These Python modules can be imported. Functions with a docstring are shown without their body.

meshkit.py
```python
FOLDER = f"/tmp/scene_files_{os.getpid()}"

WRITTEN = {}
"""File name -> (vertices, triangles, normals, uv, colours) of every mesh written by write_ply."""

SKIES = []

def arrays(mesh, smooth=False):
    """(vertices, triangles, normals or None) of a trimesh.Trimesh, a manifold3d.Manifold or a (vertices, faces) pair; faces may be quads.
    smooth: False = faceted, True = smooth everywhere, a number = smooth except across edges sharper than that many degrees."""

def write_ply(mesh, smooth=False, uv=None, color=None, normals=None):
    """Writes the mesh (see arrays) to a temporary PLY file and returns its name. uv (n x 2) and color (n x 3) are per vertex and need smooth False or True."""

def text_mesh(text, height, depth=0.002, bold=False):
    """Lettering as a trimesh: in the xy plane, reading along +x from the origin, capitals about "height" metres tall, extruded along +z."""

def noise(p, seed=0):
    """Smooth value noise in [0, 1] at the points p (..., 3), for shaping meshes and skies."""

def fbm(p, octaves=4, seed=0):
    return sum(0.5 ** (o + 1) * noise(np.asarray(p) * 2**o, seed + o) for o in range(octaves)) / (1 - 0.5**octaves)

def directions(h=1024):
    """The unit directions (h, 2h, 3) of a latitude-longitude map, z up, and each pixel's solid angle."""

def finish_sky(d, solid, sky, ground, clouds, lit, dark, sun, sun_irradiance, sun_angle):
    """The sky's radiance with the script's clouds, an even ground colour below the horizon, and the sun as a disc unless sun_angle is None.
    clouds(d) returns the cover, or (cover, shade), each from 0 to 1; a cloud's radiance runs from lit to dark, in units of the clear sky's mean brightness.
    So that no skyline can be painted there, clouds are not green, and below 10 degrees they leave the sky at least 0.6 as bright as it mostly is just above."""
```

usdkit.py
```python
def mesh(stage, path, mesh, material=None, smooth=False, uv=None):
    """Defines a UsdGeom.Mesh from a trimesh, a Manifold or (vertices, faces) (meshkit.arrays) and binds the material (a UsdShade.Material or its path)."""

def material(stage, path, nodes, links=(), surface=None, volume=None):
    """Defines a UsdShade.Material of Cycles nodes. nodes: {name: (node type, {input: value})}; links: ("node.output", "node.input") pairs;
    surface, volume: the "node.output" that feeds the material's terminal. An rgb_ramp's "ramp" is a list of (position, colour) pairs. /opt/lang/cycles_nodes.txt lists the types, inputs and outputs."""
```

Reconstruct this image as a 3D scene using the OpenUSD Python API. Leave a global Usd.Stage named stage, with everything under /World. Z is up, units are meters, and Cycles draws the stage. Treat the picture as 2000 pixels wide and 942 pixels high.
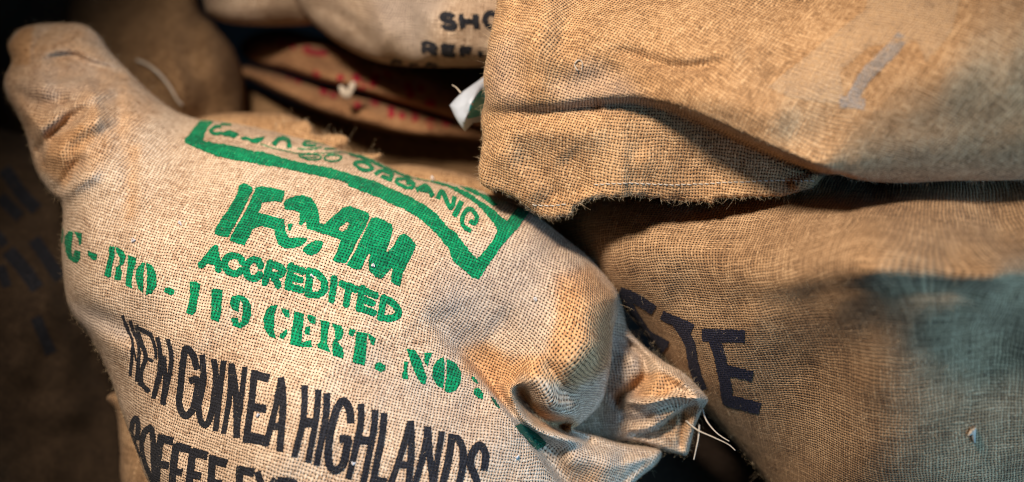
import math, random
import numpy as np
import usdkit, meshkit
from pxr import Usd, UsdGeom, UsdLux, UsdShade, Gf, Sdf, Vt
from scipy.interpolate import RBFInterpolator, LinearNDInterpolator
from scipy.spatial import Delaunay, cKDTree
from scipy.sparse import coo_matrix, csc_matrix
from scipy.sparse.linalg import splu
from shapely.geometry import Polygon, LineString, MultiPoint, Point
from shapely.ops import unary_union
import shapely

stage = Usd.Stage.CreateInMemory()
UsdGeom.SetStageUpAxis(stage, UsdGeom.Tokens.z)
UsdGeom.SetStageMetersPerUnit(stage, 1.0)
UsdGeom.Xform.Define(stage, '/World')
stage.SetDefaultPrim(stage.GetPrimAtPath('/World'))
rng = np.random.default_rng(7)

# ------------------------------------------------------------------ camera
PITCH = math.radians(25)
RIGHT = np.array([1.0, 0, 0])
FWD = np.array([0, math.cos(PITCH), -math.sin(PITCH)])
UP = np.array([0, math.sin(PITCH), math.cos(PITCH)])
EYE = np.array([0, -1.36, 1.22])
FOCUS = 1.5
KP = 1.0 / 3000.0            # one pixel of the 2000 px wide picture, per metre of distance
cam = UsdGeom.Camera.Define(stage, '/World/camera')
M = Gf.Matrix4d(*RIGHT, 0, *UP, 0, *(-FWD), 0, *EYE, 1)
cam.AddTransformOp().Set(M)
cam.CreateHorizontalApertureAttr(36.0)
cam.CreateVerticalApertureAttr(36.0 * 482 / 1024)
cam.CreateFocalLengthAttr(54.0)
cam.CreateFocusDistanceAttr(1.50)
cam.CreateFStopAttr(1.55)
cam.CreateClippingRangeAttr(Gf.Vec2f(0.05, 50))
cam.CreateExposureAttr(0.0)


def w(x, y, d):
    """world point from metres right, up, ahead of the eye"""
    return EYE + RIGHT * x + UP * y + FWD * d


def rect_light(name, pos, target, wd, ht, intensity, color):
    l = UsdLux.RectLight.Define(stage, '/World/' + name)
    z = np.asarray(pos) - np.asarray(target); z /= np.linalg.norm(z)
    x = np.cross([0, 0, 1.0], z); x /= np.linalg.norm(x); y = np.cross(z, x)
    l.AddTransformOp().Set(Gf.Matrix4d(*x, 0, *y, 0, *z, 0, *pos, 1))
    l.CreateWidthAttr(wd); l.CreateHeightAttr(ht)
    l.CreateIntensityAttr(intensity); l.CreateColorAttr(Gf.Vec3f(*color))
    return l


# ------------------------------------------------------------------ light: one warm lamp, a cool window, a dim room
lp, lt = w(-0.50, 0.92, 0.2), w(0.0, 0.02, 1.5)
lamp = UsdLux.SphereLight.Define(stage, '/World/warm_lamp')
lz = (lp - lt) / np.linalg.norm(lp - lt); lx = np.cross([0, 0, 1.0], lz); lx /= np.linalg.norm(lx); ly = np.cross(lz, lx)
lamp.AddTransformOp().Set(Gf.Matrix4d(*lx, 0, *ly, 0, *lz, 0, *lp, 1))
lamp.CreateRadiusAttr(0.13); lamp.CreateIntensityAttr(385.0); lamp.CreateColorAttr(Gf.Vec3f(1.0, 0.85, 0.71))
sh_ = UsdLux.ShapingAPI.Apply(lamp.GetPrim())
sh_.CreateShapingConeAngleAttr(25.0); sh_.CreateShapingConeSoftnessAttr(0.9)
rect_light('cool_window', w(1.5, -0.45, 0.5), w(0.35, -0.1, 1.45), 1.2, 1.1, 8.5, (0.26, 0.60, 1.0))
usdkit.material(stage, '/World/Looks/room_air', {'b': ('background_shader', {'color': (0.55, 0.75, 1.0), 'strength': 0.022})}, [], surface='b.background')
dome = UsdLux.DomeLight.Define(stage, '/World/ambient_dome')
UsdShade.MaterialBindingAPI.Apply(dome.GetPrim()).Bind(UsdShade.Material.Get(stage, '/World/Looks/room_air'))


# ------------------------------------------------------------------ material graph helper
class Ref(str):
    pass


class G:
    def __init__(self):
        self.nodes, self.links, self.k = {}, [], 0

    def n(self, kind, out, **inp):
        self.k += 1
        name = f'n{self.k}'
        vals = {}
        for a, v in inp.items():
            if isinstance(v, Ref):
                self.links.append((str(v), f'{name}.{a}'))
            else:
                vals[a] = v
        self.nodes[name] = (kind, vals)
        return Ref(f'{name}.{out}')

    def m(self, op, a, b=0.0, c=0.0):
        return self.n('math', 'value', math_type=op, value1=a, value2=b, value3=c)

    def build(self, name, surface):
        return usdkit.material(stage, '/World/Looks/' + name, self.nodes, self.links, surface=str(surface))


def burlap(name, light, mid, dark, hole=(0.02, 0.013, 0.009), hole_amount=1.0, ochre=(0.48, 0.315, 0.145), grey=(0.30, 0.27, 0.25),
           bump=0.7, cover=None, thin=0.0, warpy=1.0, fade=0.0, streak=0.22, contrast=1.0):
    """woven jute: plain weave with interstices painted dark; uv are counted in yarns.
    cover = (base light, base mid) of the cloth under a print that did not take everywhere"""
    g = G()
    uv = g.n('attribute', 'vector', attribute='st')
    d1 = g.n('noise_texture', 'color', vector=uv, scale=0.09, detail=2.0)
    d2 = g.n('noise_texture', 'color', vector=uv, scale=0.6, detail=1.0)
    off1 = g.n('vector_math', 'vector', math_type='multiply_add', vector1=d1, vector2=(2.4 * warpy,) * 3, vector3=(-1.2 * warpy,) * 3)
    off2 = g.n('vector_math', 'vector', math_type='multiply_add', vector1=d2, vector2=(0.55,) * 3, vector3=(-0.27,) * 3)
    q = g.n('vector_math', 'vector', math_type='add', vector1=g.n('vector_math', 'vector', math_type='add', vector1=uv, vector2=off1), vector2=off2)
    U = g.n('separate_xyz', 'x', vector=q); V = g.n('separate_xyz', 'y', vector=q)
    sU = g.m('sine', g.m('multiply', U, math.pi)); sV = g.m('sine', g.m('multiply', V, math.pi))
    aU = g.m('absolute', sU); aV = g.m('absolute', sV)
    s = g.m('multiply', sU, sV)
    fU = g.m('floor', U); fV = g.m('floor', V)
    # yarn identity and slubs along it
    vu = g.n('combine_xyz', 'vector', x=g.m('multiply', fU, 3.17), y=g.m('multiply', V, streak), z=1.0)
    vv = g.n('combine_xyz', 'vector', x=g.m('multiply', U, streak), y=g.m('multiply', fV, 3.17), z=7.0)
    tu = g.n('noise_texture', 'fac', vector=vu, scale=1.0, detail=3.0, roughness=0.65)
    tv = g.n('noise_texture', 'fac', vector=vv, scale=1.0, detail=3.0, roughness=0.65)
    wu = g.m('multiply_add', g.m('subtract', tu, 0.5), 0.85, aU)
    wv = g.m('multiply_add', g.m('subtract', tv, 0.5), 0.85, aV)
    mx = g.m('maximum', wu, wv)
    hole_f = g.n('map_range', 'result', range_type='smoothstep', value=mx, from_min=0.32 - thin, from_max=0.70 - thin, to_min=1.0, to_max=0.0, clamp=True)
    hu = g.m('multiply', aU, g.m('multiply_add', s, 0.4, 0.6))
    hv = g.m('multiply', aV, g.m('multiply_add', s, -0.4, 0.6))
    h = g.m('maximum', hu, hv)
    top = g.m('greater_than', g.m('subtract', hu, hv), 0.0)
    tone = g.n('mix_float', 'result', fac=top, a=tv, b=tu)
    fine = g.n('noise_texture', 'fac', vector=uv, scale=3.0, detail=3.0, roughness=0.7)
    tone = g.m('multiply_add', g.m('subtract', tone, 0.5), contrast, 0.5)
    tone = g.m('multiply_add', g.m('subtract', fine, 0.5), 0.7, tone)
    big = g.n('noise_texture', 'fac', vector=uv, scale=0.035, detail=3.0, roughness=0.6)
    tone = g.m('multiply_add', g.m('subtract', big, 0.5), 0.55, tone)
    col = g.n('rgb_ramp', 'color', fac=tone, ramp=[(0.18, dark), (0.45, mid), (0.72, light)])
    # painted bluish shade, grey dusty wear and ochre damp stains: shapes of their own, held by the mesh
    stain = g.n('attribute', 'fac', attribute='stain')
    wear_shade = g.n('attribute', 'fac', attribute='wear_shade')
    sn = g.n('noise_texture', 'fac', vector=uv, scale=0.12, detail=4.0, roughness=0.6)
    stain2 = g.n('map_range', 'result', range_type='smoothstep', value=g.m('multiply_add', g.m('subtract', sn, 0.5), 0.5, stain), from_min=0.2, from_max=0.8, to_min=0.0, to_max=1.0, clamp=True)
    stain2 = g.m('multiply', stain2, g.m('greater_than', stain, 0.02))
    oc = g.n('mix', 'color', mix_type='multiply', fac=1.0, color1=col, color2=tuple(c / max(mid) for c in ochre))
    col = g.n('mix', 'color', fac=g.m('multiply', stain2, 0.68), color1=col, color2=oc)
    gr = g.n('mix', 'color', mix_type='mix', fac=0.75, color1=col, color2=grey)
    col = g.n('mix', 'color', fac=g.m('multiply', wear_shade, 0.8), color1=col, color2=gr)
    if cover:
        cn = g.n('noise_texture', 'fac', vector=uv, scale=1.3, detail=3.0, roughness=0.7)
        cf = g.n('map_range', 'result', value=g.m('add', cn, g.m('multiply', g.m('subtract', tone, 0.5), 0.35)), from_min=0.64 - fade, from_max=0.78 - fade * .6, to_min=0.0, to_max=0.8, clamp=True)
        cf = g.m('multiply', cf, 1.0)
        col = g.n('mix', 'color', fac=cf, color1=col, color2=cover)
    # pale and dark flecks of bark in the jute
    fl = g.n('noise_texture', 'fac', vector=uv, scale=0.8, detail=2.0)
    flk = g.n('map_range', 'result', value=fl, from_min=0.70, from_max=0.76, to_min=0.0, to_max=0.65, clamp=True)
    col = g.n('mix', 'color', fac=flk, color1=col, color2=tuple(c * 0.45 for c in mid))
    gap = g.n('map_range', 'result', value=h, from_min=0.1, from_max=0.8, to_min=0.5, to_max=1.08, clamp=True)  # shade between raised yarns, put into the colour
    col = g.n('mix', 'color', mix_type='multiply', fac=1.0, color1=col, color2=g.n('combine_xyz', 'vector', x=gap, y=gap, z=gap))
    col = g.n('mix', 'color', fac=g.m('multiply', hole_f, hole_amount), color1=col, color2=hole)  # unlit inside behind the weave, painted as dark spots
    hb = g.m('subtract', g.m('multiply_add', g.m('subtract', fine, 0.5), 0.5, h), g.m('multiply', hole_f, 0.5))
    nb = g.n('bump', 'normal', height=hb, strength=bump, distance=0.0012)
    p = g.n('principled_bsdf', 'BSDF', base_color=col, roughness=0.88, normal=nb, specular_ior_level=0.15, sheen_weight=0.03, sheen_roughness=0.5)
    return g.build(name, p)


def plain(name, color, rough=0.8, noise_scale=0, color2=None, **kw):
    g = G()
    base = color
    if noise_scale:
        pos = g.n('geometry', 'position')
        f = g.n('noise_texture', 'fac', vector=pos, scale=noise_scale, detail=5.0, roughness=0.6)
        base = g.n('mix', 'color', fac=f, color1=color, color2=color2 or tuple(c * 0.5 for c in color))
    return g.build(name, g.n('principled_bsdf', 'BSDF', base_color=base, roughness=rough, **kw))


TAN = dict(light=(0.72, 0.555, 0.40), mid=(0.53, 0.375, 0.25), dark=(0.28, 0.165, 0.095))
BROWN = dict(light=(0.56, 0.355, 0.185), mid=(0.37, 0.21, 0.098), dark=(0.155, 0.08, 0.036))
DUSK = dict(light=(0.055, 0.037, 0.025), mid=(0.032, 0.02, 0.013), dark=(0.015, 0.01, 0.007))  # shade deep between sacks, put into the yarn colours
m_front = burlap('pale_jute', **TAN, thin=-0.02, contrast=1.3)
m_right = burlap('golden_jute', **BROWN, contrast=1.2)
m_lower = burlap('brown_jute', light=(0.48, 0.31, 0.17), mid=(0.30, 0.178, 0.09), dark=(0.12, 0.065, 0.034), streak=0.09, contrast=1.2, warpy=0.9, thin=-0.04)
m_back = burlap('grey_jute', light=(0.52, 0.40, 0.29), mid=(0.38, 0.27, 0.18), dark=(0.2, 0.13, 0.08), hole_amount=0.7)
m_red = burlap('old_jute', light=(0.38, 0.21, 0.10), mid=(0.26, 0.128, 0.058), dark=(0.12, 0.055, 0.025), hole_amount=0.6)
m_dusk = burlap('gap_shade_jute', **DUSK, hole_amount=0.6)
GREEN = dict(light=(0.002, 0.29, 0.115), mid=(0.001, 0.17, 0.07), dark=(0.001, 0.075, 0.034))
m_green = burlap('green_ink', **GREEN, thin=-0.02, contrast=1.3, hole=(0.002, 0.02, 0.012), ochre=(0.004, 0.2, 0.08), cover=(0.45, 0.37, 0.23), fade=-0.04)
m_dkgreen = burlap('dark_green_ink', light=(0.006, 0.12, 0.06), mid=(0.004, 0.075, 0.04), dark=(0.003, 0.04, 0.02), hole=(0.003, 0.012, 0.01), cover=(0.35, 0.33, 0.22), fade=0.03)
m_black = burlap('black_ink', light=(0.028, 0.029, 0.036), mid=(0.014, 0.015, 0.02), dark=(0.008, 0.008, 0.011), hole=(0.006, 0.006, 0.008), ochre=(0.02, 0.02, 0.02), cover=(0.30, 0.22, 0.15), fade=-0.05)
m_navy = burlap('navy_ink', light=(0.028, 0.028, 0.05), mid=(0.014, 0.014, 0.03), dark=(0.01, 0.01, 0.02), hole=(0.005, 0.005, 0.01), cover=(0.2, 0.14, 0.1), fade=0.02)
m_redink = burlap('red_ink', light=(0.40, 0.015, 0.035), mid=(0.28, 0.008, 0.022), dark=(0.14, 0.006, 0.012), hole=(0.02, 0.003, 0.004), cover=(0.3, 0.14, 0.07), fade=-0.03)
m_faded = burlap('faded_ink', light=(0.53, 0.375, 0.23), mid=(0.37, 0.245, 0.145), dark=(0.18, 0.115, 0.068), cover=(0.42, 0.25, 0.115), fade=0.2, thin=0.03)
m_fadedblue = burlap('faded_blue_ink', light=(0.36, 0.32, 0.29), mid=(0.25, 0.22, 0.20), dark=(0.14, 0.12, 0.105), cover=(0.40, 0.26, 0.14), fade=0.2)
m_thread = plain('pale_thread', (0.50, 0.44, 0.36), 0.8, 300, (0.36, 0.3, 0.23))
m_lint = plain('grey_lint', (0.55, 0.54, 0.55), 0.8)
m_fibre = plain('jute_fibre', (0.62, 0.47, 0.29), 0.6)
m_plastic = plain('white_plastic', (0.42, 0.46, 0.52), 0.35, 60, (0.33, 0.37, 0.43))
m_teal = plain('teal_print', (0.02, 0.28, 0.30), 0.35, 60, (0.02, 0.2, 0.24))
m_floor = plain('concrete', (0.045, 0.04, 0.038), 0.9, 14, (0.025, 0.022, 0.02))
m_wall = plain('shade_plaster', (0.03, 0.024, 0.02), 0.9, 6, (0.02, 0.016, 0.014))  # plaster darkened so openings between sacks look shaded


# ------------------------------------------------------------------ scene tree helpers
def numbered(parent, name):
    path, k = f'{parent}/{name}', 0
    while stage.GetPrimAtPath(path):
        k += 1
        path = f'{parent}/{name}_{k:03d}'
    return path


def data(p, **kw):
    for k, v in kw.items():
        if v:
            p.SetCustomDataByKey(k, v)


def thing(name, label, category, base, group=None):
    x = UsdGeom.Xform.Define(stage, numbered('/World', name))
    x.AddTranslateOp().Set(Gf.Vec3d(*map(float, base)))
    data(x.GetPrim(), label=label, category=category, group=group)
    x.base = np.asarray(base, float)
    return x


def put(parent, name, v, f, mat, normals=None, uv=None, attrs=None, label=None, kind=None):
    pp = str(parent.GetPath())
    base = getattr(parent, 'base', np.zeros(3))
    m = UsdGeom.Mesh.Define(stage, numbered(pp, name))
    m.CreatePointsAttr(Vt.Vec3fArray.FromNumpy((v - base).astype(np.float32)))
    m.CreateFaceVertexCountsAttr(Vt.IntArray.FromNumpy(np.full(len(f), 3, np.int32)))
    m.CreateFaceVertexIndicesAttr(Vt.IntArray.FromNumpy(f.astype(np.int32).ravel()))
    m.CreateSubdivisionSchemeAttr('none')
    if normals is not None:
        m.CreateNormalsAttr(Vt.Vec3fArray.FromNumpy(normals.astype(np.float32)))
        m.SetNormalsInterpolation('vertex')
    api = UsdGeom.PrimvarsAPI(m)
    if uv is not None:
        api.CreatePrimvar('st', Sdf.ValueTypeNames.TexCoord2fArray, 'vertex').Set(Vt.Vec2fArray.FromNumpy(uv.astype(np.float32)))
    for k, a in (attrs or {}).items():
        api.CreatePrimvar(k, Sdf.ValueTypeNames.FloatArray, 'vertex').Set(Vt.FloatArray.FromNumpy(np.asarray(a, np.float32)))
    UsdShade.MaterialBindingAPI.Apply(m.GetPrim()).Bind(mat)
    data(m.GetPrim(), label=label, kind=kind)
    return m


def hairs(parent, name, pts, counts, widths, mat, kind='stuff', label=None):
    base = getattr(parent, 'base', np.zeros(3))
    c = UsdGeom.BasisCurves.Define(stage, numbered(str(parent.GetPath()), name))
    c.CreateTypeAttr('linear')
    c.CreatePointsAttr(Vt.Vec3fArray.FromNumpy((pts - base).astype(np.float32)))
    c.CreateCurveVertexCountsAttr(Vt.IntArray.FromNumpy(np.asarray(counts, np.int32)))
    c.CreateWidthsAttr(Vt.FloatArray.FromNumpy(np.asarray(widths, np.float32)))
    c.SetWidthsInterpolation('vertex')
    UsdShade.MaterialBindingAPI.Apply(c.GetPrim()).Bind(mat)
    data(c.GetPrim(), kind=kind, label=label)
    return c


def tube(path, radii, sides=6):
    path = np.asarray(path, float); radii = np.broadcast_to(radii, len(path))
    t = np.gradient(path, axis=0); t /= np.linalg.norm(t, axis=1, keepdims=True) + 1e-12
    ref = np.array([0.31, 0.2, 0.93])
    a = np.cross(t, ref); a /= np.linalg.norm(a, axis=1, keepdims=True); b = np.cross(t, a)
    ang = np.linspace(0, 2 * np.pi, sides, endpoint=False)
    v = (path[:, None] + radii[:, None, None] * (a[:, None] * np.cos(ang)[None, :, None] + b[:, None] * np.sin(ang)[None, :, None]))
    n = len(path); v = v.reshape(-1, 3); f = []
    for i in range(n - 1):
        for j in range(sides):
            p, q = i * sides + j, i * sides + (j + 1) % sides
            f += [(p, q, p + sides), (q, q + sides, p + sides)]
    for i in (0, n - 1):
        c = len(v); v = np.vstack([v, path[i:i + 1]])
        for j in range(sides):
            p, q = i * sides + j, i * sides + (j + 1) % sides
            f.append((c, q, p) if i == 0 else (c, p, q))
    return v, np.array(f)


def smooth_line(pts, step=4.0, closed=False):
    """Catmull-Rom through the points, sampled about every step"""
    p = np.asarray(pts, float); n = len(p)
    if n < 3:
        L = np.linalg.norm(p[1] - p[0]); k = max(2, int(L / step) + 1)
        return p[0] + (p[1] - p[0]) * np.linspace(0, 1, k)[:, None]
    idx = (lambda i: i % n) if closed else (lambda i: min(max(i, 0), n - 1))
    out = []
    for i in range(n if closed else n - 1):
        a, b, c, d = (p[idx(i + k)] for k in (-1, 0, 1, 2))
        k = max(1, int(np.linalg.norm(c - b) / step))
        t = np.linspace(0, 1, k, endpoint=False)[:, None]
        out.append(0.5 * (2 * b + (c - a) * t + (2 * a - 5 * b + 4 * c - d) * t ** 2 + (3 * b - a - 3 * c + d) * t ** 3))
    if not closed:
        out.append(p[-1:])
    return np.vstack(out)


def sstep(x):
    x = np.clip(x, 0, 1)
    return x * x * (3 - 2 * x)


def line_field(P, line):
    """for points P: distance to the polyline, signed side (+ = right of the direction of travel with y down), position 0..1 along it"""
    ln = smooth_line(line, 3.0)
    tree = cKDTree(ln)
    d, i = tree.query(P)
    t = np.gradient(ln, axis=0); t /= np.linalg.norm(t, axis=1, keepdims=True) + 1e-9
    off = P - ln[i]
    side = t[i, 0] * off[:, 1] - t[i, 1] * off[:, 0]
    return d, side, i / (len(ln) - 1)


def ridge(line, width, amp, taper=0.25, both=True):
    """a raised (amp > 0) or sunken fold along a line, in metres towards the eye"""
    def f(P):
        d, s, t = line_field(P, line)
        e = np.ones(len(P))
        if taper > 0:
            e = sstep(t / taper) * (sstep((1 - t) / taper) if both else 1.0)
        return -amp * e * np.exp(-(d / width) ** 2)
    return f


def step(line, amp, soft, length, taper=0.2, end=True):
    """the right-hand side of the line drops back sharply by amp and recovers over the given length"""
    def f(P):
        d, s, t = line_field(P, line)
        a = np.interp(t, np.linspace(0, 1, len(amp)), amp) if np.ndim(amp) else amp
        e = sstep(t / taper) if taper > 0 else 1.0
        if end:
            e = e * sstep((1 - t) / 0.15)
        return a * e * sstep(s / soft + 0.5) * np.exp(-np.maximum(s, 0) / length)
    return f


def rumple(scale, amp, seed, stretch=(1, 1), ang=0.0):
    def f(P):
        c, s_ = math.cos(ang), math.sin(ang)
        q = np.stack([(P[:, 0] * c + P[:, 1] * s_) * stretch[0], (-P[:, 0] * s_ + P[:, 1] * c) * stretch[1], np.zeros(len(P))], 1) / scale
        return amp * (meshkit.fbm(q + 50, 3, seed) - 0.5) * 2
    return f


def region(poly, soft):
    """1 inside a polygon of pixels, fading over soft"""
    pg = Polygon(poly).buffer(0)
    def f(P):
        pts = shapely.points(P)
        ins = shapely.contains(pg, pts)
        d = shapely.distance(pg.exterior, pts)
        return sstep(np.where(ins, 0.5 + d / soft, 0.5 - d / soft))
    return f


YARN = 0.0031


class Sheet:
    """one closed, stuffed piece of cloth. The outline (as seen from the eye, on a surface whose distance is set by depth control points)
    is filled with a fine mesh, rounded to its rim, folded, closed with a back side, and flattened so that yarns keep their real spacing."""

    def __init__(self, outline, depth, H=0.05, W=60, folds=(), spacing=8, back=0.12, yarn=YARN, grain=0.0, ragged=0.0, ref=None,
                 smooth_outline=True, power=0.5, fade=18.0):
        o = smooth_line(outline, 3.0, True) if smooth_outline else np.asarray(outline, float)
        if ragged:
            j = meshkit.fbm(np.stack([o[:, 0] / 14, o[:, 1] / 14, np.zeros(len(o))], 1), 3, 5) - 0.5
            j2 = meshkit.fbm(np.stack([o[:, 0] / 14, o[:, 1] / 14, np.ones(len(o)) * 9], 1), 3, 8) - 0.5
            amp = ragged(o) if callable(ragged) else ragged
            o = o + np.stack([j2 * amp * 2, j * amp * 2], 1)
        pg = Polygon(o).buffer(0)
        if pg.geom_type != 'Polygon':
            pg = max(pg.geoms, key=lambda g_: g_.area)
        self.pg = pg
        ring = lambda q, sp: np.array([q.exterior.interpolate(t).coords[0] for t in np.linspace(0, q.exterior.length, max(8, int(q.exterior.length / sp)), endpoint=False)])
        rim_sp = min(spacing, 5.0) if spacing < 12 else spacing * 0.7
        rim = ring(pg, rim_sp)
        pts = [rim]
        acc = 0.0
        for k_, dd in enumerate((0.6, 1.8, 3.8, 6.8, 11.0)):
            q = pg.buffer(-dd * max(1, spacing / 8))
            for g_ in getattr(q, 'geoms', [q]):
                if g_.area > 50:
                    pts.append(ring(g_, rim_sp * (1 + 0.12 * k_)))
        inner = pg.buffer(-(11.0 * max(1, spacing / 8) + spacing * 0.7))
        x0, y0, x1, y1 = pg.bounds
        gx, gy = np.meshgrid(np.arange(x0, x1, spacing), np.arange(y0, y1, spacing * 0.866))
        gx = gx + (np.arange(gx.shape[0])[:, None] % 2) * spacing / 2
        grid = np.stack([gx.ravel(), gy.ravel()], 1) + rng.uniform(-0.12, 0.12, (gx.size, 2)) * spacing
        shapely.prepare(inner)
        grid = grid[shapely.contains(inner, shapely.points(grid))]
        pts.append(grid)
        P = np.vstack(pts)
        nr = len(rim)
        T = Delaunay(P).simplices
        cen = P[T].mean(1)
        shapely.prepare(pg)
        area2 = np.cross(P[T[:, 1]] - P[T[:, 0]], P[T[:, 2]] - P[T[:, 0]])
        keep = shapely.contains(pg.buffer(0.05), shapely.points(cen)) & (np.abs(area2) > 1e-3)
        T = T[keep]; area2 = area2[keep]
        T[area2 > 0] = T[area2 > 0][:, [0, 2, 1]]          # facing the eye (y runs down)
        used = np.unique(T); remap = -np.ones(len(P), int); remap[used] = np.arange(len(used))
        rim_idx = remap[:nr]; rim_idx = rim_idx[rim_idx >= 0]
        P, T = P[used], remap[T]
        self.P, self.T = P, T
        D = shapely.distance(pg.exterior, shapely.points(P))
        D[rim_idx] = 0
        c = np.asarray(depth, float)
        rbf = RBFInterpolator(c[:, :2] / 500, c[:, 2], kernel='thin_plate_spline', smoothing=1e-4, degree=1)
        d0 = rbf(P / 500)
        H = H(P) if callable(H) else H
        W = W(P) if callable(W) else W
        e = np.clip(D / W, 0, 1)
        rd = (1 - (1 - e) ** 2) ** power
        d = d0 + H * (1 - rd)
        H_ = H
        rel = np.zeros(len(P))
        for f in folds:
            rel = rel + f(P)
        rel = rel * (sstep(D / fade) if fade else 1.0)
        d = d + rel
        self.d, self.D = d, D
        X = self.pos3(P, d)
        V, F = X, T
        N = self.vnorm(V, F)
        # back side, sharing the rim
        nf = len(P)
        isrim = np.zeros(nf, bool); isrim[rim_idx] = True
        bmap = np.arange(nf); nb = np.cumsum(~isrim) - 1
        bmap[~isrim] = nf + nb[~isrim]
        db = d0 + H + np.maximum(rel, 0) + back * rd
        B = self.pos3(P, db)[~isrim]
        self.V = np.vstack([V, B]); Fb = bmap[T][:, ::-1]
        self.F = np.vstack([F, Fb])
        uvm = self.flatten(X, T)
        if ref is not None:
            uvm = self.align(uvm, ref)
        self.uv = uvm / yarn
        self.uvall = np.vstack([self.uv, self.uv[~isrim] + 0.37])
        self.nf, self.isrim = nf, isrim
        Nall = self.vnorm(self.V, self.F)
        Nall[:nf][~isrim] = N[~isrim]
        self.N = Nall
        self.X, self.NF = X, N
        self.interp = LinearNDInterpolator(Delaunay(P), np.hstack([X, N, self.uv]))
        self.tree = cKDTree(P)

    @staticmethod
    def pos3(P, d):
        x = (P[:, 0] - 1000) * KP * d; y = -(P[:, 1] - 471) * KP * d
        return EYE + x[:, None] * RIGHT + y[:, None] * UP + d[:, None] * FWD

    @staticmethod
    def vnorm(v, f):
        n = np.zeros_like(v); c = np.cross(v[f[:, 1]] - v[f[:, 0]], v[f[:, 2]] - v[f[:, 0]])
        for k in range(3):
            np.add.at(n, f[:, k], c)
        return n / (np.linalg.norm(n, axis=1, keepdims=True) + 1e-30)

    def flatten(self, X, T, iters=8):
        """as-rigid-as-possible flattening of the front side"""
        n = len(X)
        uv = np.stack([(self.P[:, 0] - 1000), -(self.P[:, 1] - 471)], 1) * KP * np.median(self.d)
        # local 2D frames
        a, b, c = X[T[:, 0]], X[T[:, 1]], X[T[:, 2]]
        e1 = b - a; l1 = np.linalg.norm(e1, axis=1) + 1e-12; x = e1 / l1[:, None]
        e2 = c - a; cx = (e2 * x).sum(1); cy = np.sqrt(np.maximum((e2 ** 2).sum(1) - cx ** 2, 1e-14))
        L = np.zeros((len(T), 3, 2)); L[:, 1, 0] = l1; L[:, 2, 0] = cx; L[:, 2, 1] = cy
        I, J, Wt = [], [], []
        cots = np.zeros((len(T), 3))
        for k in range(3):
            u = L[:, (k + 1) % 3] - L[:, k]; v_ = L[:, (k + 2) % 3] - L[:, k]
            cots[:, k] = np.clip((u * v_).sum(1) / (np.abs(u[:, 0] * v_[:, 1] - u[:, 1] * v_[:, 0]) + 1e-14), 0.02, 20)
        # edge opposite k : (k+1,k+2)
        for k in range(3):
            i, j = T[:, (k + 1) % 3], T[:, (k + 2) % 3]
            I += [i, j, i, j]; J += [j, i, i, j]; Wt += [-cots[:, k], -cots[:, k], cots[:, k], cots[:, k]]
        A = coo_matrix((np.concatenate(Wt), (np.concatenate(I), np.concatenate(J))), (n, n)).tocsc()
        A = A + csc_matrix(([1e-3], ([0], [0])), (n, n))
        lu = splu(A)
        # the back of a triangle in the picture is mirrored relative to uv: orient local frames by the picture
        sgn = np.sign((uv[T[:, 1], 0] - uv[T[:, 0], 0]) * (uv[T[:, 2], 1] - uv[T[:, 0], 1]) - (uv[T[:, 1], 1] - uv[T[:, 0], 1]) * (uv[T[:, 2], 0] - uv[T[:, 0], 0]))
        L[:, 2, 1] *= sgn
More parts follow.
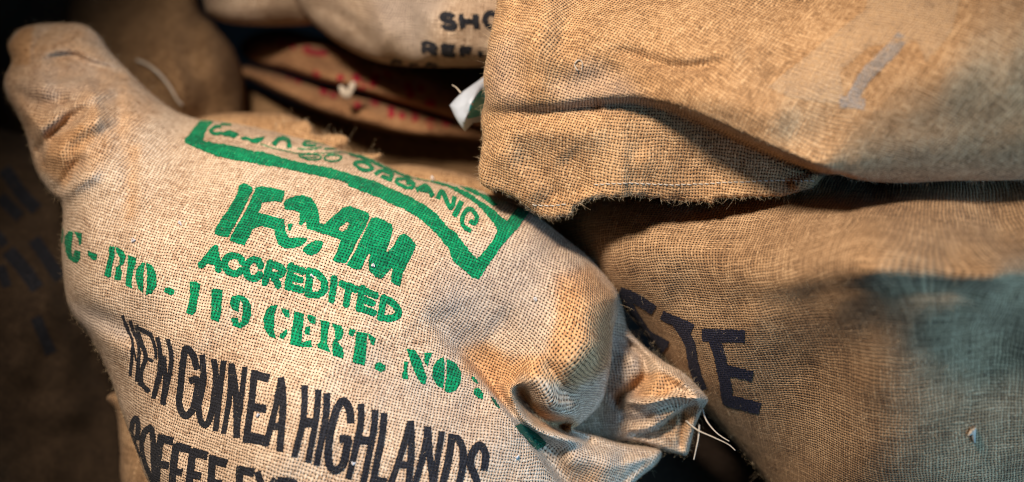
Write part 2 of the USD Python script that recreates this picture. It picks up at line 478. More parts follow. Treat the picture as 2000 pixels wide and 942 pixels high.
        for _ in range(iters):
            S = np.zeros((len(T), 2, 2))
            for k in range(3):
                i, j = (k + 1) % 3, (k + 2) % 3
                S += cots[:, k, None, None] * np.einsum('ni,nj->nij', uv[T[:, i]] - uv[T[:, j]], L[:, i] - L[:, j])
            th = np.arctan2(S[:, 1, 0] - S[:, 0, 1], S[:, 0, 0] + S[:, 1, 1])
            R = np.stack([np.stack([np.cos(th), -np.sin(th)], 1), np.stack([np.sin(th), np.cos(th)], 1)], 1)
            rhs = np.zeros((n, 2))
            for k in range(3):
                i, j = (k + 1) % 3, (k + 2) % 3
                t = cots[:, k, None] * np.einsum('nij,nj->ni', R, L[:, i] - L[:, j])
                np.add.at(rhs, T[:, i], t); np.add.at(rhs, T[:, j], -t)
            uv = lu.solve(rhs)
        return uv

    def align(self, uv, ref):
        (px, py), (dx, dy) = ref
        sel = np.linalg.norm(self.P - [px, py], axis=1) < 90
        A = np.hstack([self.P[sel], np.ones((sel.sum(), 1))])
        J = np.linalg.lstsq(A, uv[sel], rcond=None)[0]
        v = np.array([dx, dy]) @ J[:2]
        t = math.atan2(v[1], v[0])
        R = np.array([[math.cos(t), -math.sin(t)], [math.sin(t), math.cos(t)]])
        return uv @ R

    def attrs(self, stain=None, wear_shade=None, P=None):
        def ev(fs, Q):
            r = np.zeros(len(Q))
            for f, a in (fs or []):
                r = np.maximum(r, a * f(Q))
            return r
        if P is not None:
            return dict(stain=ev(stain, P), wear_shade=ev(wear_shade, P))
        s, w_ = ev(stain, self.P), ev(wear_shade, self.P)
        pad = np.zeros((~self.isrim).sum())
        return dict(stain=np.r_[s, pad], wear_shade=np.r_[w_, pad])

    def build(self, parent, name, mat, stain=None, wear_shade=None, label=None):
        self.stain, self.wear_shade = stain, wear_shade
        return put(parent, name, self.V, self.F, mat, self.N, self.uvall, self.attrs(stain, wear_shade), label)

    def at(self, P):
        r = self.interp(np.asarray(P, float))
        bad = np.isnan(r[:, 0])
        if bad.any():
            _, i = self.tree.query(np.asarray(P, float)[bad])
            r[bad] = np.hstack([self.X[i], self.NF[i], self.uv[i]])
        return r[:, :3], r[:, 3:6], r[:, 6:8]

    def ink(self, parent, name, shape, mat, lift=0.0006, cell=7.0, rough=1.1, label=None, split=False):
        """a print: flat shapes in picture pixels laid on the cloth, a fraction of a millimetre proud"""
        shape = shape.intersection(self.pg.buffer(-1.5))
        if split:
            for g_ in getattr(shape, 'geoms', [shape]):
                self.ink(parent, name, g_, mat, lift, cell, rough, label)
            return None
        Vs, Fs, Ns, Us, Ps = [], [], [], [], []
        k = 0
        for g_ in getattr(shape, 'geoms', [shape]):
            if g_.geom_type != 'Polygon' or g_.area < 4:
                continue
            def rr(c):
                c = np.asarray(shapely.segmentize(LineString(c), 2.5).coords)[:-1]
                n_ = np.stack([meshkit.noise(np.c_[c / 4.0, np.full(len(c), z)], 3) for z in (0.0, 31.0)], 1) - 0.5
                n2 = np.stack([meshkit.noise(np.c_[c / 1.7, np.full(len(c), z)], 4) for z in (0.0, 31.0)], 1) - 0.5
                return c + n_ * 2 * rough + n2 * 1.2 * rough
            pg = Polygon(rr(g_.exterior.coords), [rr(h.coords) for h in g_.interiors if Polygon(h).area > 6]).buffer(0)
            for q in getattr(pg, 'geoms', [pg]):
                if q.area < 4:
                    continue
                B = np.vstack([np.asarray(r.coords)[:-1] for r in [q.exterior, *q.interiors]])
                x0, y0, x1, y1 = q.bounds
                gx, gy = np.meshgrid(np.arange(x0, x1, cell), np.arange(y0, y1, cell))
                grid = np.stack([gx.ravel(), gy.ravel()], 1)
                grid = grid[shapely.contains(q.buffer(-1.6), shapely.points(grid))]
                P = np.vstack([B, grid]) + rng.uniform(-1e-4, 1e-4, (len(B) + len(grid), 2))
                if len(P) < 4:
                    continue
                T = Delaunay(P).simplices
                T = T[shapely.contains(q, shapely.points(P[T].mean(1)))]
                if not len(T):
                    continue
                ar = np.cross(P[T[:, 1]] - P[T[:, 0]], P[T[:, 2]] - P[T[:, 0]])
                T[ar > 0] = T[ar > 0][:, [0, 2, 1]]
                X, N, U = self.at(P)
                Vs.append(X + N * lift); Ns.append(N); Us.append(U); Ps.append(P); Fs.append(T + k); k += len(P)
        if not Vs:
            return None
        Pp = np.vstack(Ps)
        return put(parent, name, np.vstack(Vs), np.vstack(Fs), mat, np.vstack(Ns), np.vstack(Us), self.attrs(None, None, Pp), label)

    def fuzz(self, parent, count, length=0.007, width=0.00016, where=None, seed=1, rim=0.5, mat=None):
        r = np.random.default_rng(seed)
        n1 = int(count * rim)
        near = np.where(self.D < 14)[0]
        idx = np.r_[r.choice(near, n1), r.choice(len(self.P), count - n1)]
        if where is not None:
            idx = idx[where(self.P[idx])]
        X, N = self.X[idx], self.NF[idx]
        n = len(idx)
        ln = length * r.uniform(0.4, 1.0, n) * np.where(r.random(n) < 0.06, 2.4, 1.0)
        dirn = N + r.normal(0, 0.9, (n, 3)); dirn /= np.linalg.norm(dirn, axis=1, keepdims=True)
        flip = (dirn * N).sum(1) < 0.05
        dirn[flip] = dirn[flip] + N[flip] * 0.6
        bend = r.normal(0, 0.5, (n, 3))
        t = np.linspace(0, 1, 5)
        pts = X[:, None] - N[:, None] * 0.0004 + ln[:, None, None] * (dirn[:, None] * t[None, :, None] + bend[:, None] * (t ** 2)[None, :, None] * 0.7)
        wd = width * np.linspace(1, 0.35, 5)[None] * r.uniform(0.6, 1.4, n)[:, None]
        return hairs(parent, 'loose_fibre', pts.reshape(-1, 3), np.full(n, 5), wd.ravel(), mat or m_fibre)


def Z(ox, oy, k):
    return lambda pts: [(ox + x / k, oy + y / k) for x, y in pts]


def poly(z, *lists):
    out = []
    for l in lists:
        p = Polygon(z(l)).buffer(0).buffer(1.0).buffer(-1.3).buffer(0.6)
        out.append(p)
    return unary_union(out)


def strokes(z, k, *items):
    """items: (points, width in zoomed pixels)"""
    return unary_union([LineString(smooth_line(z(p), 2.0)).buffer(wd / k / 2, cap_style='flat', join_style='round') for p, wd in items])


# stroke letters in a unit box (y down)
LET = {
    'A': [[(0, 1), (.5, 0), (1, 1)], [(.2, .66), (.8, .66)]],
    'C': ['c', (.98, .25), (.75, .02), (.3, .02), (0, .35), (0, .65), (.3, .98), (.75, .98), (.98, .75)],
    'D': [[(.02, 0), (.02, 1)], ['c', (0, .02), (.5, .02), (.95, .3), (.95, .7), (.5, .98), (0, .98)]],
    'E': [[(.05, 0), (.05, 1)], [(.05, .06), (1, .06)], [(.05, .5), (.85, .5)], [(.05, .94), (1, .94)]],
    'F': [[(.05, 0), (.05, 1)], [(.05, .06), (1, .06)], [(.05, .52), (.85, .52)]],
    'H': [[(.05, 0), (.05, 1)], [(.95, 0), (.95, 1)], [(.05, .5), (.95, .5)]],
    'I': [[(.5, 0), (.5, 1)]],
    'O': ['c', (.5, 0), (.15, .15), (0, .5), (.15, .85), (.5, 1), (.85, .85), (1, .5), (.85, .15), (.5, 0)],
    'R': [[(.05, 0), (.05, 1)], ['c', (.05, .04), (.6, .04), (.95, .15), (.95, .4), (.6, .52), (.05, .54)], [(.45, .54), (1, 1)]],
    'S': ['c', (.95, .22), (.7, .02), (.25, .02), (.03, .2), (.15, .4), (.8, .58), (.97, .78), (.75, .98), (.25, .98), (.03, .8)],
    'T': [[(.5, 0), (.5, 1)], [(0, .06), (1, .06)]],
    'N': [[(.05, 1), (.05, 0), (.95, 1), (.95, 0)]],
    'M': [[(.03, 1), (.08, 0), (.5, .8), (.92, 0), (.97, 1)]],
    'P': [[(.05, 0), (.05, 1)], ['c', (.05, .04), (.6, .04), (.95, .15), (.95, .4), (.6, .54), (.05, .56)]],
    'G': ['c', (.98, .25), (.75, .02), (.3, .02), (0, .35), (0, .65), (.3, .98), (.75, .98), (.97, .8), (.97, .55), (.6, .55)],
}


def letters(text, quads, width, z=lambda p: p, k=1.0, inset=0.5, cap='round'):
    out = []
    for ch, q in zip(text, quads):
        q = np.asarray(z(q), float); wd = width / k
        c = q.mean(0)
        d_ = q - c; q = c + d_ * (1 - inset * wd / (np.linalg.norm(d_, axis=1, keepdims=True) + 1e-9))
        st = LET[ch]
        if st[0] == 'c':
            st = [st]
        for s in st:
            curve = s[0] == 'c'
            p = np.array(s[1:] if curve else s, float)
            u, v = p[:, :1], p[:, 1:]
            xy = (q[0] * (1 - u) + q[1] * u) * (1 - v) + (q[3] * (1 - u) + q[2] * u) * v
            ln = smooth_line(xy, 2.0) if curve else xy
            out.append(LineString(ln).buffer(wd / 2, cap_style=cap, join_style='round' if cap == 'round' else 'mitre'))
    return unary_union(out)


def row(text, x0, y0, x1, y1, h0, h1, gap=0.2, slant=0.0, tilt=0.0):
    """letter boxes along a straight line of cap tops from (x0,y0) to (x1,y1)"""
    n = len(text); out = []
    for i in range(n):
        a, b = (i + gap / 2) / n, (i + 1 - gap / 2) / n
        f = lambda t, dn: (x0 + (x1 - x0) * t - dn * slant, y0 + (y1 - y0) * t + dn)
        out.append([f(a, 0), f(b, 0), f(b, h0 + (h1 - h0) * b), f(a, h0 + (h1 - h0) * a)])
    return out


def box(v0, v1):
    x0, y0, z0 = v0; x1, y1, z1 = v1
    v = np.array([(x, y, z_) for x in (x0, x1) for y in (y0, y1) for z_ in (z0, z1)], float)
    f = np.array([(0, 1, 3), (0, 3, 2), (4, 6, 7), (4, 7, 5), (0, 4, 5), (0, 5, 1), (2, 3, 7), (2, 7, 6), (0, 2, 6), (0, 6, 4), (1, 5, 7), (1, 7, 3)])
    return v, f


def base_of(sh):
    v = sh.V
    return np.array([v[:, 0].mean(), v[:, 1].mean(), v[:, 2].min()])

# ------------------------------------------------------------------ the setting
World = UsdGeom.Xform.Get(stage, '/World')
for nm, (v, f), mt in (('floor', box((-4, -3, -0.05), (4, 3, 0)), m_floor), ('back_wall', box((-4, 1.5, 0.0), (4, 1.6, 3)), m_wall)):
    put(World, nm, v, f, mt, kind='structure')

# ------------------------------------------------------------------ the front sack
body = Sheet(
    [(75, 47), (120, 45), (160, 47), (190, 66), (212, 98), (245, 133), (300, 186), (345, 218), (390, 234), (419, 236), (472, 244), (530, 256), (575, 268), (626, 279), (674, 296),
     (721, 308), (764, 329), (817, 348), (881, 358), (934, 371), (987, 393), (1027, 410), (1062, 432), (1110, 470), (1152, 503), (1192, 550), (1210, 580), (1206, 615), (1197, 650), (1193, 711), (1176, 784), (1130, 831), (1121, 838),
     (1165, 851), (1215, 866), (1272, 874), (1292, 882), (1283, 906), (1238, 944), (1195, 1000), (1180, 1100), (1050, 1190), (750, 1220), (500, 1170), (370, 1070),
     (292, 945), (268, 885), (238, 806), (214, 735), (178, 665), (140, 612), (126, 560), (120, 480), (123, 425), (119, 396), (100, 380), (74, 342), (60, 300), (46, 250), (12, 185), (8, 155), (22, 120), (15, 88), (36, 58)],
    [(60, 80, 1.675), (150, 62, 1.685), (30, 180, 1.635), (120, 190, 1.615), (250, 190, 1.64), (350, 235, 1.64), (100, 330, 1.60), (200, 300, 1.575), (420, 250, 1.63), (600, 295, 1.615), (750, 335, 1.60), (900, 375, 1.57),
     (1020, 420, 1.545), (500, 420, 1.535), (700, 470, 1.52), (850, 500, 1.52), (1000, 540, 1.512), (140, 450, 1.57), (160, 600, 1.565), (250, 800, 1.54), (300, 450, 1.54), (350, 650, 1.505), (600, 650, 1.48), (800, 700, 1.475),
     (500, 850, 1.45), (750, 880, 1.435), (950, 900, 1.455), (600, 1100, 1.43), (900, 1150, 1.43), (1100, 490, 1.535), (1090, 600, 1.502), (1180, 600, 1.52), (1110, 720, 1.478), (1160, 770, 1.53), (960, 690, 1.505), (1100, 890, 1.50), (1250, 890, 1.54)],
    H=0.055, W=70, spacing=5, back=0.16, ref=((600, 650), (1.0, 0.295)),
    folds=[
        step([(1140, 1000), (1095, 942), (1060, 895), (1022, 842), (970, 775), (918, 711), (885, 678), (850, 640), (815, 585), (785, 530)], [0.05, 0.05, 0.048, 0.036, 0.022, 0.009, 0.0, 0.0], 16, 90, taper=0),
        ridge([(1180, 1060), (1110, 942), (1040, 842), (930, 711), (860, 640), (800, 570)], 30, -0.008),
        ridge([(1010, 752), (1022, 778), (1042, 805), (1072, 826), (1122, 838), (1150, 845)], 13, -0.040, 0.12, False),
        ridge([(985, 735), (996, 770), (1015, 808), (1050, 838), (1095, 855), (1150, 862)], 14, 0.030, 0.2),
        ridge([(1010, 728), (1050, 750), (1080, 790), (1110, 812), (1150, 800)], 26, 0.02, 0.2),
        ridge([(1130, 640), (1165, 690), (1170, 750), (1140, 800)], 14, 0.008, 0.3), ridge([(1060, 700), (1090, 745), (1115, 790)], 12, -0.007, 0.3), ridge([(1080, 480), (1130, 560), (1150, 640), (1140, 720), (1110, 790)], 45, 0.016, 0.3),
        ridge([(960, 620), (1020, 670), (1050, 715)], 40, -0.006, 0.3),
        ridge([(1215, 905), (1150, 890), (1090, 905)], 28, 0.012, 0.3),
        step([(70, 118), (105, 106), (140, 104), (175, 118), (215, 130), (262, 142)], [0.010, 0.02, 0.022, 0.018, 0.008], 13, 45, 0.2),
        ridge([(130, 48), (95, 62), (72, 90), (68, 125)], 8, -0.010),
        ridge([(40, 312), (72, 298), (100, 272), (135, 235), (175, 205)], 16, -0.018),
        ridge([(90, 325), (125, 290), (160, 250), (215, 220)], 24, 0.012),
        ridge([(98, 398), (135, 345), (150, 322), (170, 300)], 12, -0.012),
        ridge([(60, 180), (120, 165), (190, 175)], 25, 0.006), ridge([(60, 130), (110, 150), (160, 145), (220, 165)], 12, -0.007), ridge([(20, 165), (70, 200), (140, 195)], 13, -0.008), ridge([(60, 260), (110, 235), (180, 190), (240, 175)], 12, 0.008), ridge([(120, 310), (170, 270), (250, 240)], 13, -0.007), ridge([(30, 200), (75, 250), (95, 320)], 12, 0.008), ridge([(90, 150), (130, 210), (140, 300)], 11, -0.005), ridge([(170, 150), (190, 220), (175, 290)], 13, 0.006), ridge([(215, 160), (235, 230), (220, 320)], 14, -0.005), ridge([(105, 400), (150, 360), (200, 330)], 14, 0.010),
        ridge([(245, 270), (256, 340), (248, 420)], 16, -0.005),
        ridge([(118, 580), (180, 612), (240, 642), (285, 668)], 20, -0.010, 0.2),
        ridge([(135, 640), (200, 660), (260, 700)], 22, 0.006),
        ridge([(400, 262), (520, 290), (600, 300), (680, 315), (730, 318)], 9, -0.010),
        ridge([(560, 272), (640, 300), (700, 318)], 8, 0.004),
        ridge([(700, 690), (820, 760), (980, 800)], 40, -0.005),
        ridge([(790, 480), (830, 540), (880, 620)], 40, 0.003),
        rumple(190, 0.010, 3), rumple(70, 0.0028, 11)])
stains = [(region([(1085, 540), (1150, 515), (1205, 575), (1200, 650), (1195, 720), (1120, 765), (1060, 745), (1020, 735), (1005, 760), (960, 765), (900, 720), (905, 675), (950, 668), (1000, 700), (1065, 690), (1085, 620)], 60), 0.95),
          (region([(1010, 740), (1060, 800), (1120, 815), (1140, 835), (1100, 850), (1040, 835), (1000, 780)], 30), 0.8),
          (region([(900, 680), (950, 670), (1000, 740), (1010, 800), (960, 770)], 40), 1.0),
          (region([(12, 90), (40, 55), (66, 50), (60, 130), (25, 130)], 25), 0.95),
          (region([(90, 260), (160, 230), (200, 260), (130, 370), (70, 330)], 60), 0.8), (region([(0, 60), (160, 30), (260, 140), (330, 220), (230, 300), (160, 360), (60, 340), (0, 200)], 70), 0.52),
          (region([(230, 260), (280, 280), (275, 430), (235, 440)], 40), 0.5),
          (region([(1080, 900), (1200, 890), (1240, 930), (1120, 960)], 50), 0.5),
          (region([(300, 300), (420, 300), (440, 420), (330, 430)], 90), 0.25)]
wear_greys = [(region([(830, 560), (900, 470), (1050, 450), (1130, 520), (1080, 560), (1060, 680), (950, 650), (880, 680)], 90), 0.75),  # right side paler and greyer
         (region([(130, 590), (190, 600), (280, 650), (240, 665), (160, 640)], 30), 0.9),
         (region([(60, 130), (180, 130), (230, 180), (100, 210), (30, 190)], 60), 0.45),
         (region([(640, 660), (900, 720), (1000, 820), (1060, 940), (900, 900), (700, 800)], 120), 0.5),
         (region([(1060, 850), (1280, 870), (1200, 930), (1080, 900)], 50), 0.5)]
sack = thing('burlap_sack', 'pale burlap coffee sack with green and black stencilled print, in front of all the others', 'sack', base_of(body), None)
body.build(sack, 'sack_body', m_front, stains, wear_greys)

ear = Sheet(
    [(1120, 560), (1180, 560), (1212, 585), (1226, 640), (1258, 676), (1300, 708), (1332, 726), (1360, 752), (1383, 780), (1372, 800), (1358, 832), (1350, 862), (1341, 889), (1322, 886), (1300, 880), (1265, 868), (1235, 862), (1200, 862), (1150, 858), (1090, 840), (1080, 700)],
    [(1130, 600, 1.58), (1210, 600, 1.59), (1190, 700, 1.59), (1180, 820, 1.60), (1110, 820, 1.61), (1260, 720, 1.575), (1300, 740, 1.565), (1375, 780, 1.55), (1280, 800, 1.565), (1345, 870, 1.575), (1240, 840, 1.585)],
    H=0.018, W=26, spacing=4, back=0.05, ref=((1270, 780), (1.0, -0.12)),
    folds=[
        ridge([(1195, 660), (1225, 668), (1255, 700), (1262, 740), (1220, 775), (1195, 800)], 14, -0.020, 0.2),
        ridge([(1205, 655), (1235, 660), (1270, 690), (1330, 745), (1380, 778)], 9, 0.014, 0.15),
        ridge([(1225, 690), (1265, 715), (1280, 745), (1250, 765)], 18, 0.010, 0.2),
        ridge([(1215, 778), (1260, 788), (1320, 775), (1375, 782)], 9, 0.020, 0.1),
        step([(1225, 848), (1275, 838), (1310, 815), (1345, 790), (1380, 784)], [0.012, 0.02, 0.025, 0.02, 0.01], 5, 40, 0.1),
        ridge([(1338, 800), (1332, 840), (1330, 885)], 7, -0.008, 0.2),
        ridge([(1205, 810), (1240, 822), (1280, 815)], 10, -0.006),
        rumple(60, 0.004, 21), rumple(25, 0.0012, 22)])
ear.build(sack, 'gathered_corner', m_front, [(region([(1225, 735), (1290, 725), (1340, 745), (1300, 775), (1235, 778)], 30), 0.95), (region([(1290, 800), (1370, 790), (1335, 880), (1280, 850)], 40), 0.6), (region([(1270, 680), (1330, 730), (1350, 770), (1300, 740)], 30), 0.45)],
          [(region([(1190, 650), (1240, 660), (1260, 700), (1240, 740), (1250, 800), (1300, 820), (1180, 840)], 40), 0.7)], 'crumpled corner of the sack gathered to a point')  # grey includes the shade cast by the lobe, put into the colour

# --- the prints
z1 = Z(400, 340, 3.925); z2 = Z(380, 460, 4.762); z3 = Z(110, 420, 3.925); z4 = Z(350, 540, 3.279); z5 = Z(230, 600, 2.754); z6 = Z(560, 700, 3.846); z7 = Z(350, 220, 5.233); z8 = Z(680, 300, 3.624)
logo = unary_union([
    poly(z1, [(255, 90), (300, 65), (365, 100), (370, 125), (340, 190), (310, 260), (270, 330), (225, 410), (180, 490), (130, 485), (75, 465), (75, 430), (110, 370), (150, 310), (195, 250), (225, 190), (255, 130)]),
    poly(z1, [(385, 100), (450, 95), (520, 105), (620, 130), (605, 200), (590, 225), (545, 215), (445, 222), (435, 250), (415, 300), (480, 310), (540, 330), (610, 345), (615, 390), (620, 440), (650, 490), (720, 485), (795, 495), (780, 525), (740, 555),
              (680, 575), (610, 575), (560, 545), (540, 500), (525, 425), (440, 405), (370, 425), (345, 480), (310, 550), (255, 540), (190, 515), (200, 470), (240, 400), (290, 320), (330, 240), (365, 160)]),
    poly(z1, [(635, 385), (680, 375), (660, 440), (635, 450)]),
    poly(z1, [(830, 515), (870, 505), (910, 515), (905, 560), (880, 600), (820, 630), (770, 615), (745, 590), (760, 560), (790, 535)]),
    poly(z1, [(600, 230), (615, 200), (680, 170), (750, 160), (820, 185), (860, 240), (880, 310), (880, 375), (915, 385), (950, 350), (1010, 300), (1060, 255), (1110, 245), (1200, 275), (1260, 300), (1265, 340), (1240, 400), (1200, 470), (1150, 560),
              (1145, 585), (1110, 640), (1080, 690), (1000, 680), (975, 660), (1010, 590), (1040, 510), (990, 490), (900, 460), (780, 425), (770, 370), (740, 405), (715, 390), (725, 350), (720, 300), (690, 285), (610, 275)]).difference(
        poly(z1, [(1030, 420), (1090, 375), (1102, 385), (1085, 420), (1050, 440)])),
    poly(z1, [(1272, 340), (1310, 330), (1380, 355), (1440, 390), (1445, 430), (1420, 520), (1390, 610), (1450, 540), (1490, 470), (1530, 455), (1590, 500), (1620, 545), (1600, 610), (1560, 690), (1520, 770), (1500, 865), (1450, 850), (1420, 825),
              (1430, 760), (1440, 720), (1400, 760), (1350, 810), (1300, 790), (1255, 740), (1250, 680), (1270, 600), (1240, 640), (1200, 740), (1150, 735), (1080, 700), (1120, 640), (1155, 585), (1190, 510), (1235, 420)])])
body.ink(sack, 'printed_word', logo.buffer(-1.2), m_green, rough=0.8, label='large green italic stencilled letters')
acc = letters('ACCREDITED', [
    [(130, 85), (270, 115), (240, 345), (35, 295)], [(270, 150), (480, 190), (450, 390), (255, 360)], [(490, 190), (645, 215), (615, 440), (440, 400)], [(680, 225), (860, 275), (790, 495), (625, 460)],
    [(880, 250), (1035, 300), (1005, 550), (840, 505)], [(1055, 300), (1245, 360), (1215, 605), (1030, 570)], [(1260, 360), (1345, 390), (1310, 645), (1230, 615)], [(1355, 410), (1530, 475), (1490, 695), (1320, 640)],
    [(1540, 460), (1705, 525), (1675, 760), (1500, 705)], [(1740, 550), (1925, 630), (1915, 815), (1700, 785)]], 66, z2, 4.762)
body.ink(sack, 'printed_word', acc, m_green, label='green stencilled word below the large italic letters')
bio = poly(z3, [(18, 92), (52, 95), (58, 150), (52, 215), (20, 205)],
    [(100, 125), (130, 130), (125, 180), (120, 250), (125, 310), (135, 350), (100, 340), (75, 280), (65, 220), (70, 165)], [(140, 128), (200, 142), (195, 215), (180, 225), (170, 180), (150, 150)], [(145, 270), (185, 280), (185, 330), (160, 365), (130, 360), (135, 310)],
    [(250, 275), (315, 305), (310, 340), (285, 345), (245, 310)],
    [(410, 240), (450, 245), (450, 300), (430, 380), (420, 470), (400, 480), (370, 465), (385, 400), (405, 310)], [(455, 248), (510, 268), (535, 320), (520, 370), (490, 400), (505, 440), (495, 500), (445, 495), (455, 450), (458, 400), (482, 390), (492, 330), (465, 290)],
    [(555, 305), (612, 330), (610, 370), (590, 430), (580, 500), (585, 562), (535, 540), (540, 470), (550, 380)],
    [(660, 365), (680, 370), (670, 450), (665, 600), (630, 560), (610, 490), (615, 420)], [(690, 365), (740, 390), (770, 460), (770, 540), (735, 600), (690, 610), (695, 560), (700, 480)],
    [(835, 560), (870, 555), (905, 580), (900, 610), (870, 610), (830, 590)])
n119 = poly(z3, [(1025, 515), (1060, 510), (1105, 530), (1100, 570), (1085, 640), (1070, 740), (1040, 770), (1000, 745), (1015, 690), (1030, 600)], [(1190, 575), (1225, 565), (1275, 580), (1270, 650), (1265, 740), (1250, 800), (1250, 820), (1185, 800), (1190, 740), (1190, 650)],
    [(1430, 620), (1470, 650), (1490, 700), (1495, 760), (1470, 830), (1410, 870), (1360, 850), (1340, 800), (1350, 785), (1390, 790), (1400, 830), (1420, 820), (1430, 750), (1430, 680), (1410, 650), (1400, 690), (1400, 745), (1350, 720), (1330, 680), (1345, 630), (1390, 615)])
cert = poly(z4, [(585, 190), (630, 185), (610, 240), (605, 330), (620, 400), (580, 385), (545, 330), (540, 270), (560, 215)], [(650, 205), (705, 215), (705, 265), (680, 260), (660, 225)], [(640, 395), (650, 370), (690, 340), (695, 365), (670, 400)],
    [(740, 225), (800, 240), (795, 290), (785, 380), (780, 425), (845, 410), (850, 455), (780, 450), (710, 435), (715, 380), (730, 300)], [(825, 245), (875, 260), (870, 305), (845, 300), (820, 265)], [(810, 325), (840, 320), (835, 375), (805, 370)],
    [(905, 280), (965, 295), (955, 350), (945, 430), (970, 490), (890, 460), (885, 440), (905, 420), (910, 350)], [(975, 300), (1040, 320), (1055, 360), (1040, 400), (1010, 420), (1040, 450), (1055, 490), (1050, 525), (985, 510), (980, 440), (1000, 400), (1000, 350)],
    [(1090, 335), (1130, 345), (1110, 385), (1085, 370)], [(1135, 355), (1205, 365), (1200, 420), (1195, 500), (1185, 570), (1110, 550), (1120, 480), (1130, 420)], [(1210, 368), (1255, 395), (1250, 445), (1235, 440), (1215, 400)], [(1250, 565), (1280, 550), (1320, 570), (1320, 600), (1290, 615), (1255, 595)])
no_ = poly(z4, [(1440, 545), (1465, 550), (1460, 600), (1465, 660), (1430, 655), (1425, 625), (1440, 600)], [(1455, 465), (1510, 475), (1545, 530), (1560, 580), (1580, 640), (1575, 690), (1545, 685), (1520, 640), (1490, 570)], [(1570, 490), (1620, 490), (1600, 530), (1590, 575), (1570, 550)],
    [(1650, 540), (1690, 520), (1695, 560), (1695, 640), (1690, 720), (1650, 695), (1620, 640), (1625, 580)], [(1715, 530), (1770, 560), (1805, 620), (1800, 680), (1770, 730), (1730, 745), (1700, 735), (1710, 650)],
    [(1868, 642), (1890, 650), (1915, 685), (1905, 690), (1880, 670)], [(1890, 720), (1920, 720), (1945, 750), (1945, 785), (1915, 780), (1885, 750)])
for s_, lb in ((bio, 'green stencilled capitals at the left edge'), (n119, 'green stencilled numerals'), (cert, 'green stencilled short word'), (no_, 'green stencilled letters at the fold')):
    body.ink(sack, 'printed_word', s_, m_green, label=lb, rough=0.8)
k5, k6 = 2.754, 3.846
bold = lambda z, k, *it: strokes(z, k, *[(p_, w_ * 1.1) for p_, w_ in it])
new = strokes(z5, k5, ([(25, 42), (50, 110), (78, 180), (78, 260), (68, 368)], 17), ([(68, 72), (85, 130), (114, 200), (112, 300), (103, 400)], 19), ([(45, 80), (75, 170), (100, 290)], 10),
    ([(100, 95), (125, 180), (152, 265), (130, 340), (125, 415)], 23), ([(95, 105), (185, 150)], 24), ([(178, 140), (205, 230), (207, 275)], 17), ([(148, 270), (192, 292)], 18), ([(118, 402), (170, 455)], 26),
    ([(214, 160), (230, 240), (226, 340), (192, 492)], 24), ([(198, 482), (228, 390), (254, 262)], 17), ([(252, 262), (256, 380), (240, 522)], 20), ([(270, 172), (290, 290), (246, 525)], 24))
guinea = bold(z5, k5, ([(428, 335), (408, 262), (370, 222), (352, 300), (340, 430), (332, 520), (362, 582), (405, 550), (425, 460), (432, 392), (385, 395)], 32),
    ([(455, 255), (462, 400), (438, 530), (450, 615), (485, 625), (515, 520), (530, 380), (517, 280)], 30), ([(572, 288), (555, 420), (528, 668)], 28), ([(570, 682), (603, 480), (612, 302)], 26), ([(614, 310), (640, 500), (640, 702)], 34), ([(640, 690), (665, 500), (685, 322)], 26),
    ([(737, 340), (722, 500), (690, 730)], 34), ([(722, 360), (815, 385)], 42), ([(715, 535), (800, 548)], 40), ([(680, 695), (808, 722)], 52),
    ([(795, 745), (845, 560), (880, 385)], 30), ([(878, 380), (890, 520), (872, 778)], 34), ([(830, 640), (885, 645)], 36))
high = bold(z6, k6, ([(135, 203), (125, 450), (58, 742)], 44), ([(237, 238), (220, 450), (160, 782)], 44), ([(115, 480), (225, 490)], 64), ([(300, 262), (290, 450), (222, 805)], 46),
    ([(480, 490), (472, 390), (430, 322), (382, 370), (340, 500), (312, 680), (322, 800), (368, 840), (425, 790), (455, 650), (458, 610), (395, 605)], 54), ([(557, 342), (550, 520), (462, 908)], 46), ([(662, 388), (648, 560), (575, 935)], 46), ([(530, 612), (645, 622)], 58),
    ([(730, 412), (712, 600), (645, 940)], 48), ([(640, 915), (750, 930)], 60), ([(775, 960), (865, 700), (930, 478)], 44), ([(930, 470), (935, 700), (912, 960)], 48), ([(845, 800), (930, 805)], 50),
    ([(955, 970), (1030, 700), (1058, 512)], 44), ([(1058, 520), (1075, 760), (1100, 960)], 46), ([(1100, 960), (1130, 760), (1165, 548)], 42), ([(1165, 960), (1215, 760), (1240, 575)], 52), ([(1215, 592), (1285, 612), (1322, 690), (1318, 820), (1285, 970)], 50),
    ([(1480, 840), (1492, 720), (1450, 655), (1395, 710), (1380, 800), (1410, 880), (1435, 960), (1420, 1020), (1370, 1050)], 52))
coffee = bold(z5, k5, ([(75, 665), (85, 612), (103, 595), (112, 640), (104, 715)], 24), ([(75, 660), (90, 720), (120, 800)], 16), ([(130, 720), (150, 668), (180, 650), (192, 720), (195, 830), (205, 960)], 28), ([(130, 715), (135, 790), (165, 880), (200, 960)], 22),
    ([(240, 685), (220, 800), (208, 950), (205, 1010)], 36), ([(232, 706), (300, 722)], 38), ([(215, 842), (278, 852)], 34), ([(318, 735), (302, 850), (290, 1010)], 36), ([(310, 746), (388, 766)], 40), ([(300, 880), (350, 890)], 34),
    ([(408, 760), (395, 860), (380, 1010)], 36), ([(400, 778), (484, 800)], 42), ([(395, 898), (450, 908)], 36), ([(512, 796), (506, 900), (500, 1020)], 36), ([(505, 818), (590, 842)], 42), ([(505, 938), (560, 950)], 36),
    ([(660, 855), (652, 1010)], 38), ([(650, 872), (735, 890)], 42), ([(750, 885), (800, 1020)], 34), ([(850, 918), (780, 1030)], 32), ([(880, 912), (870, 1020)], 36), ([(875, 930), (950, 945), (960, 1010)], 34))
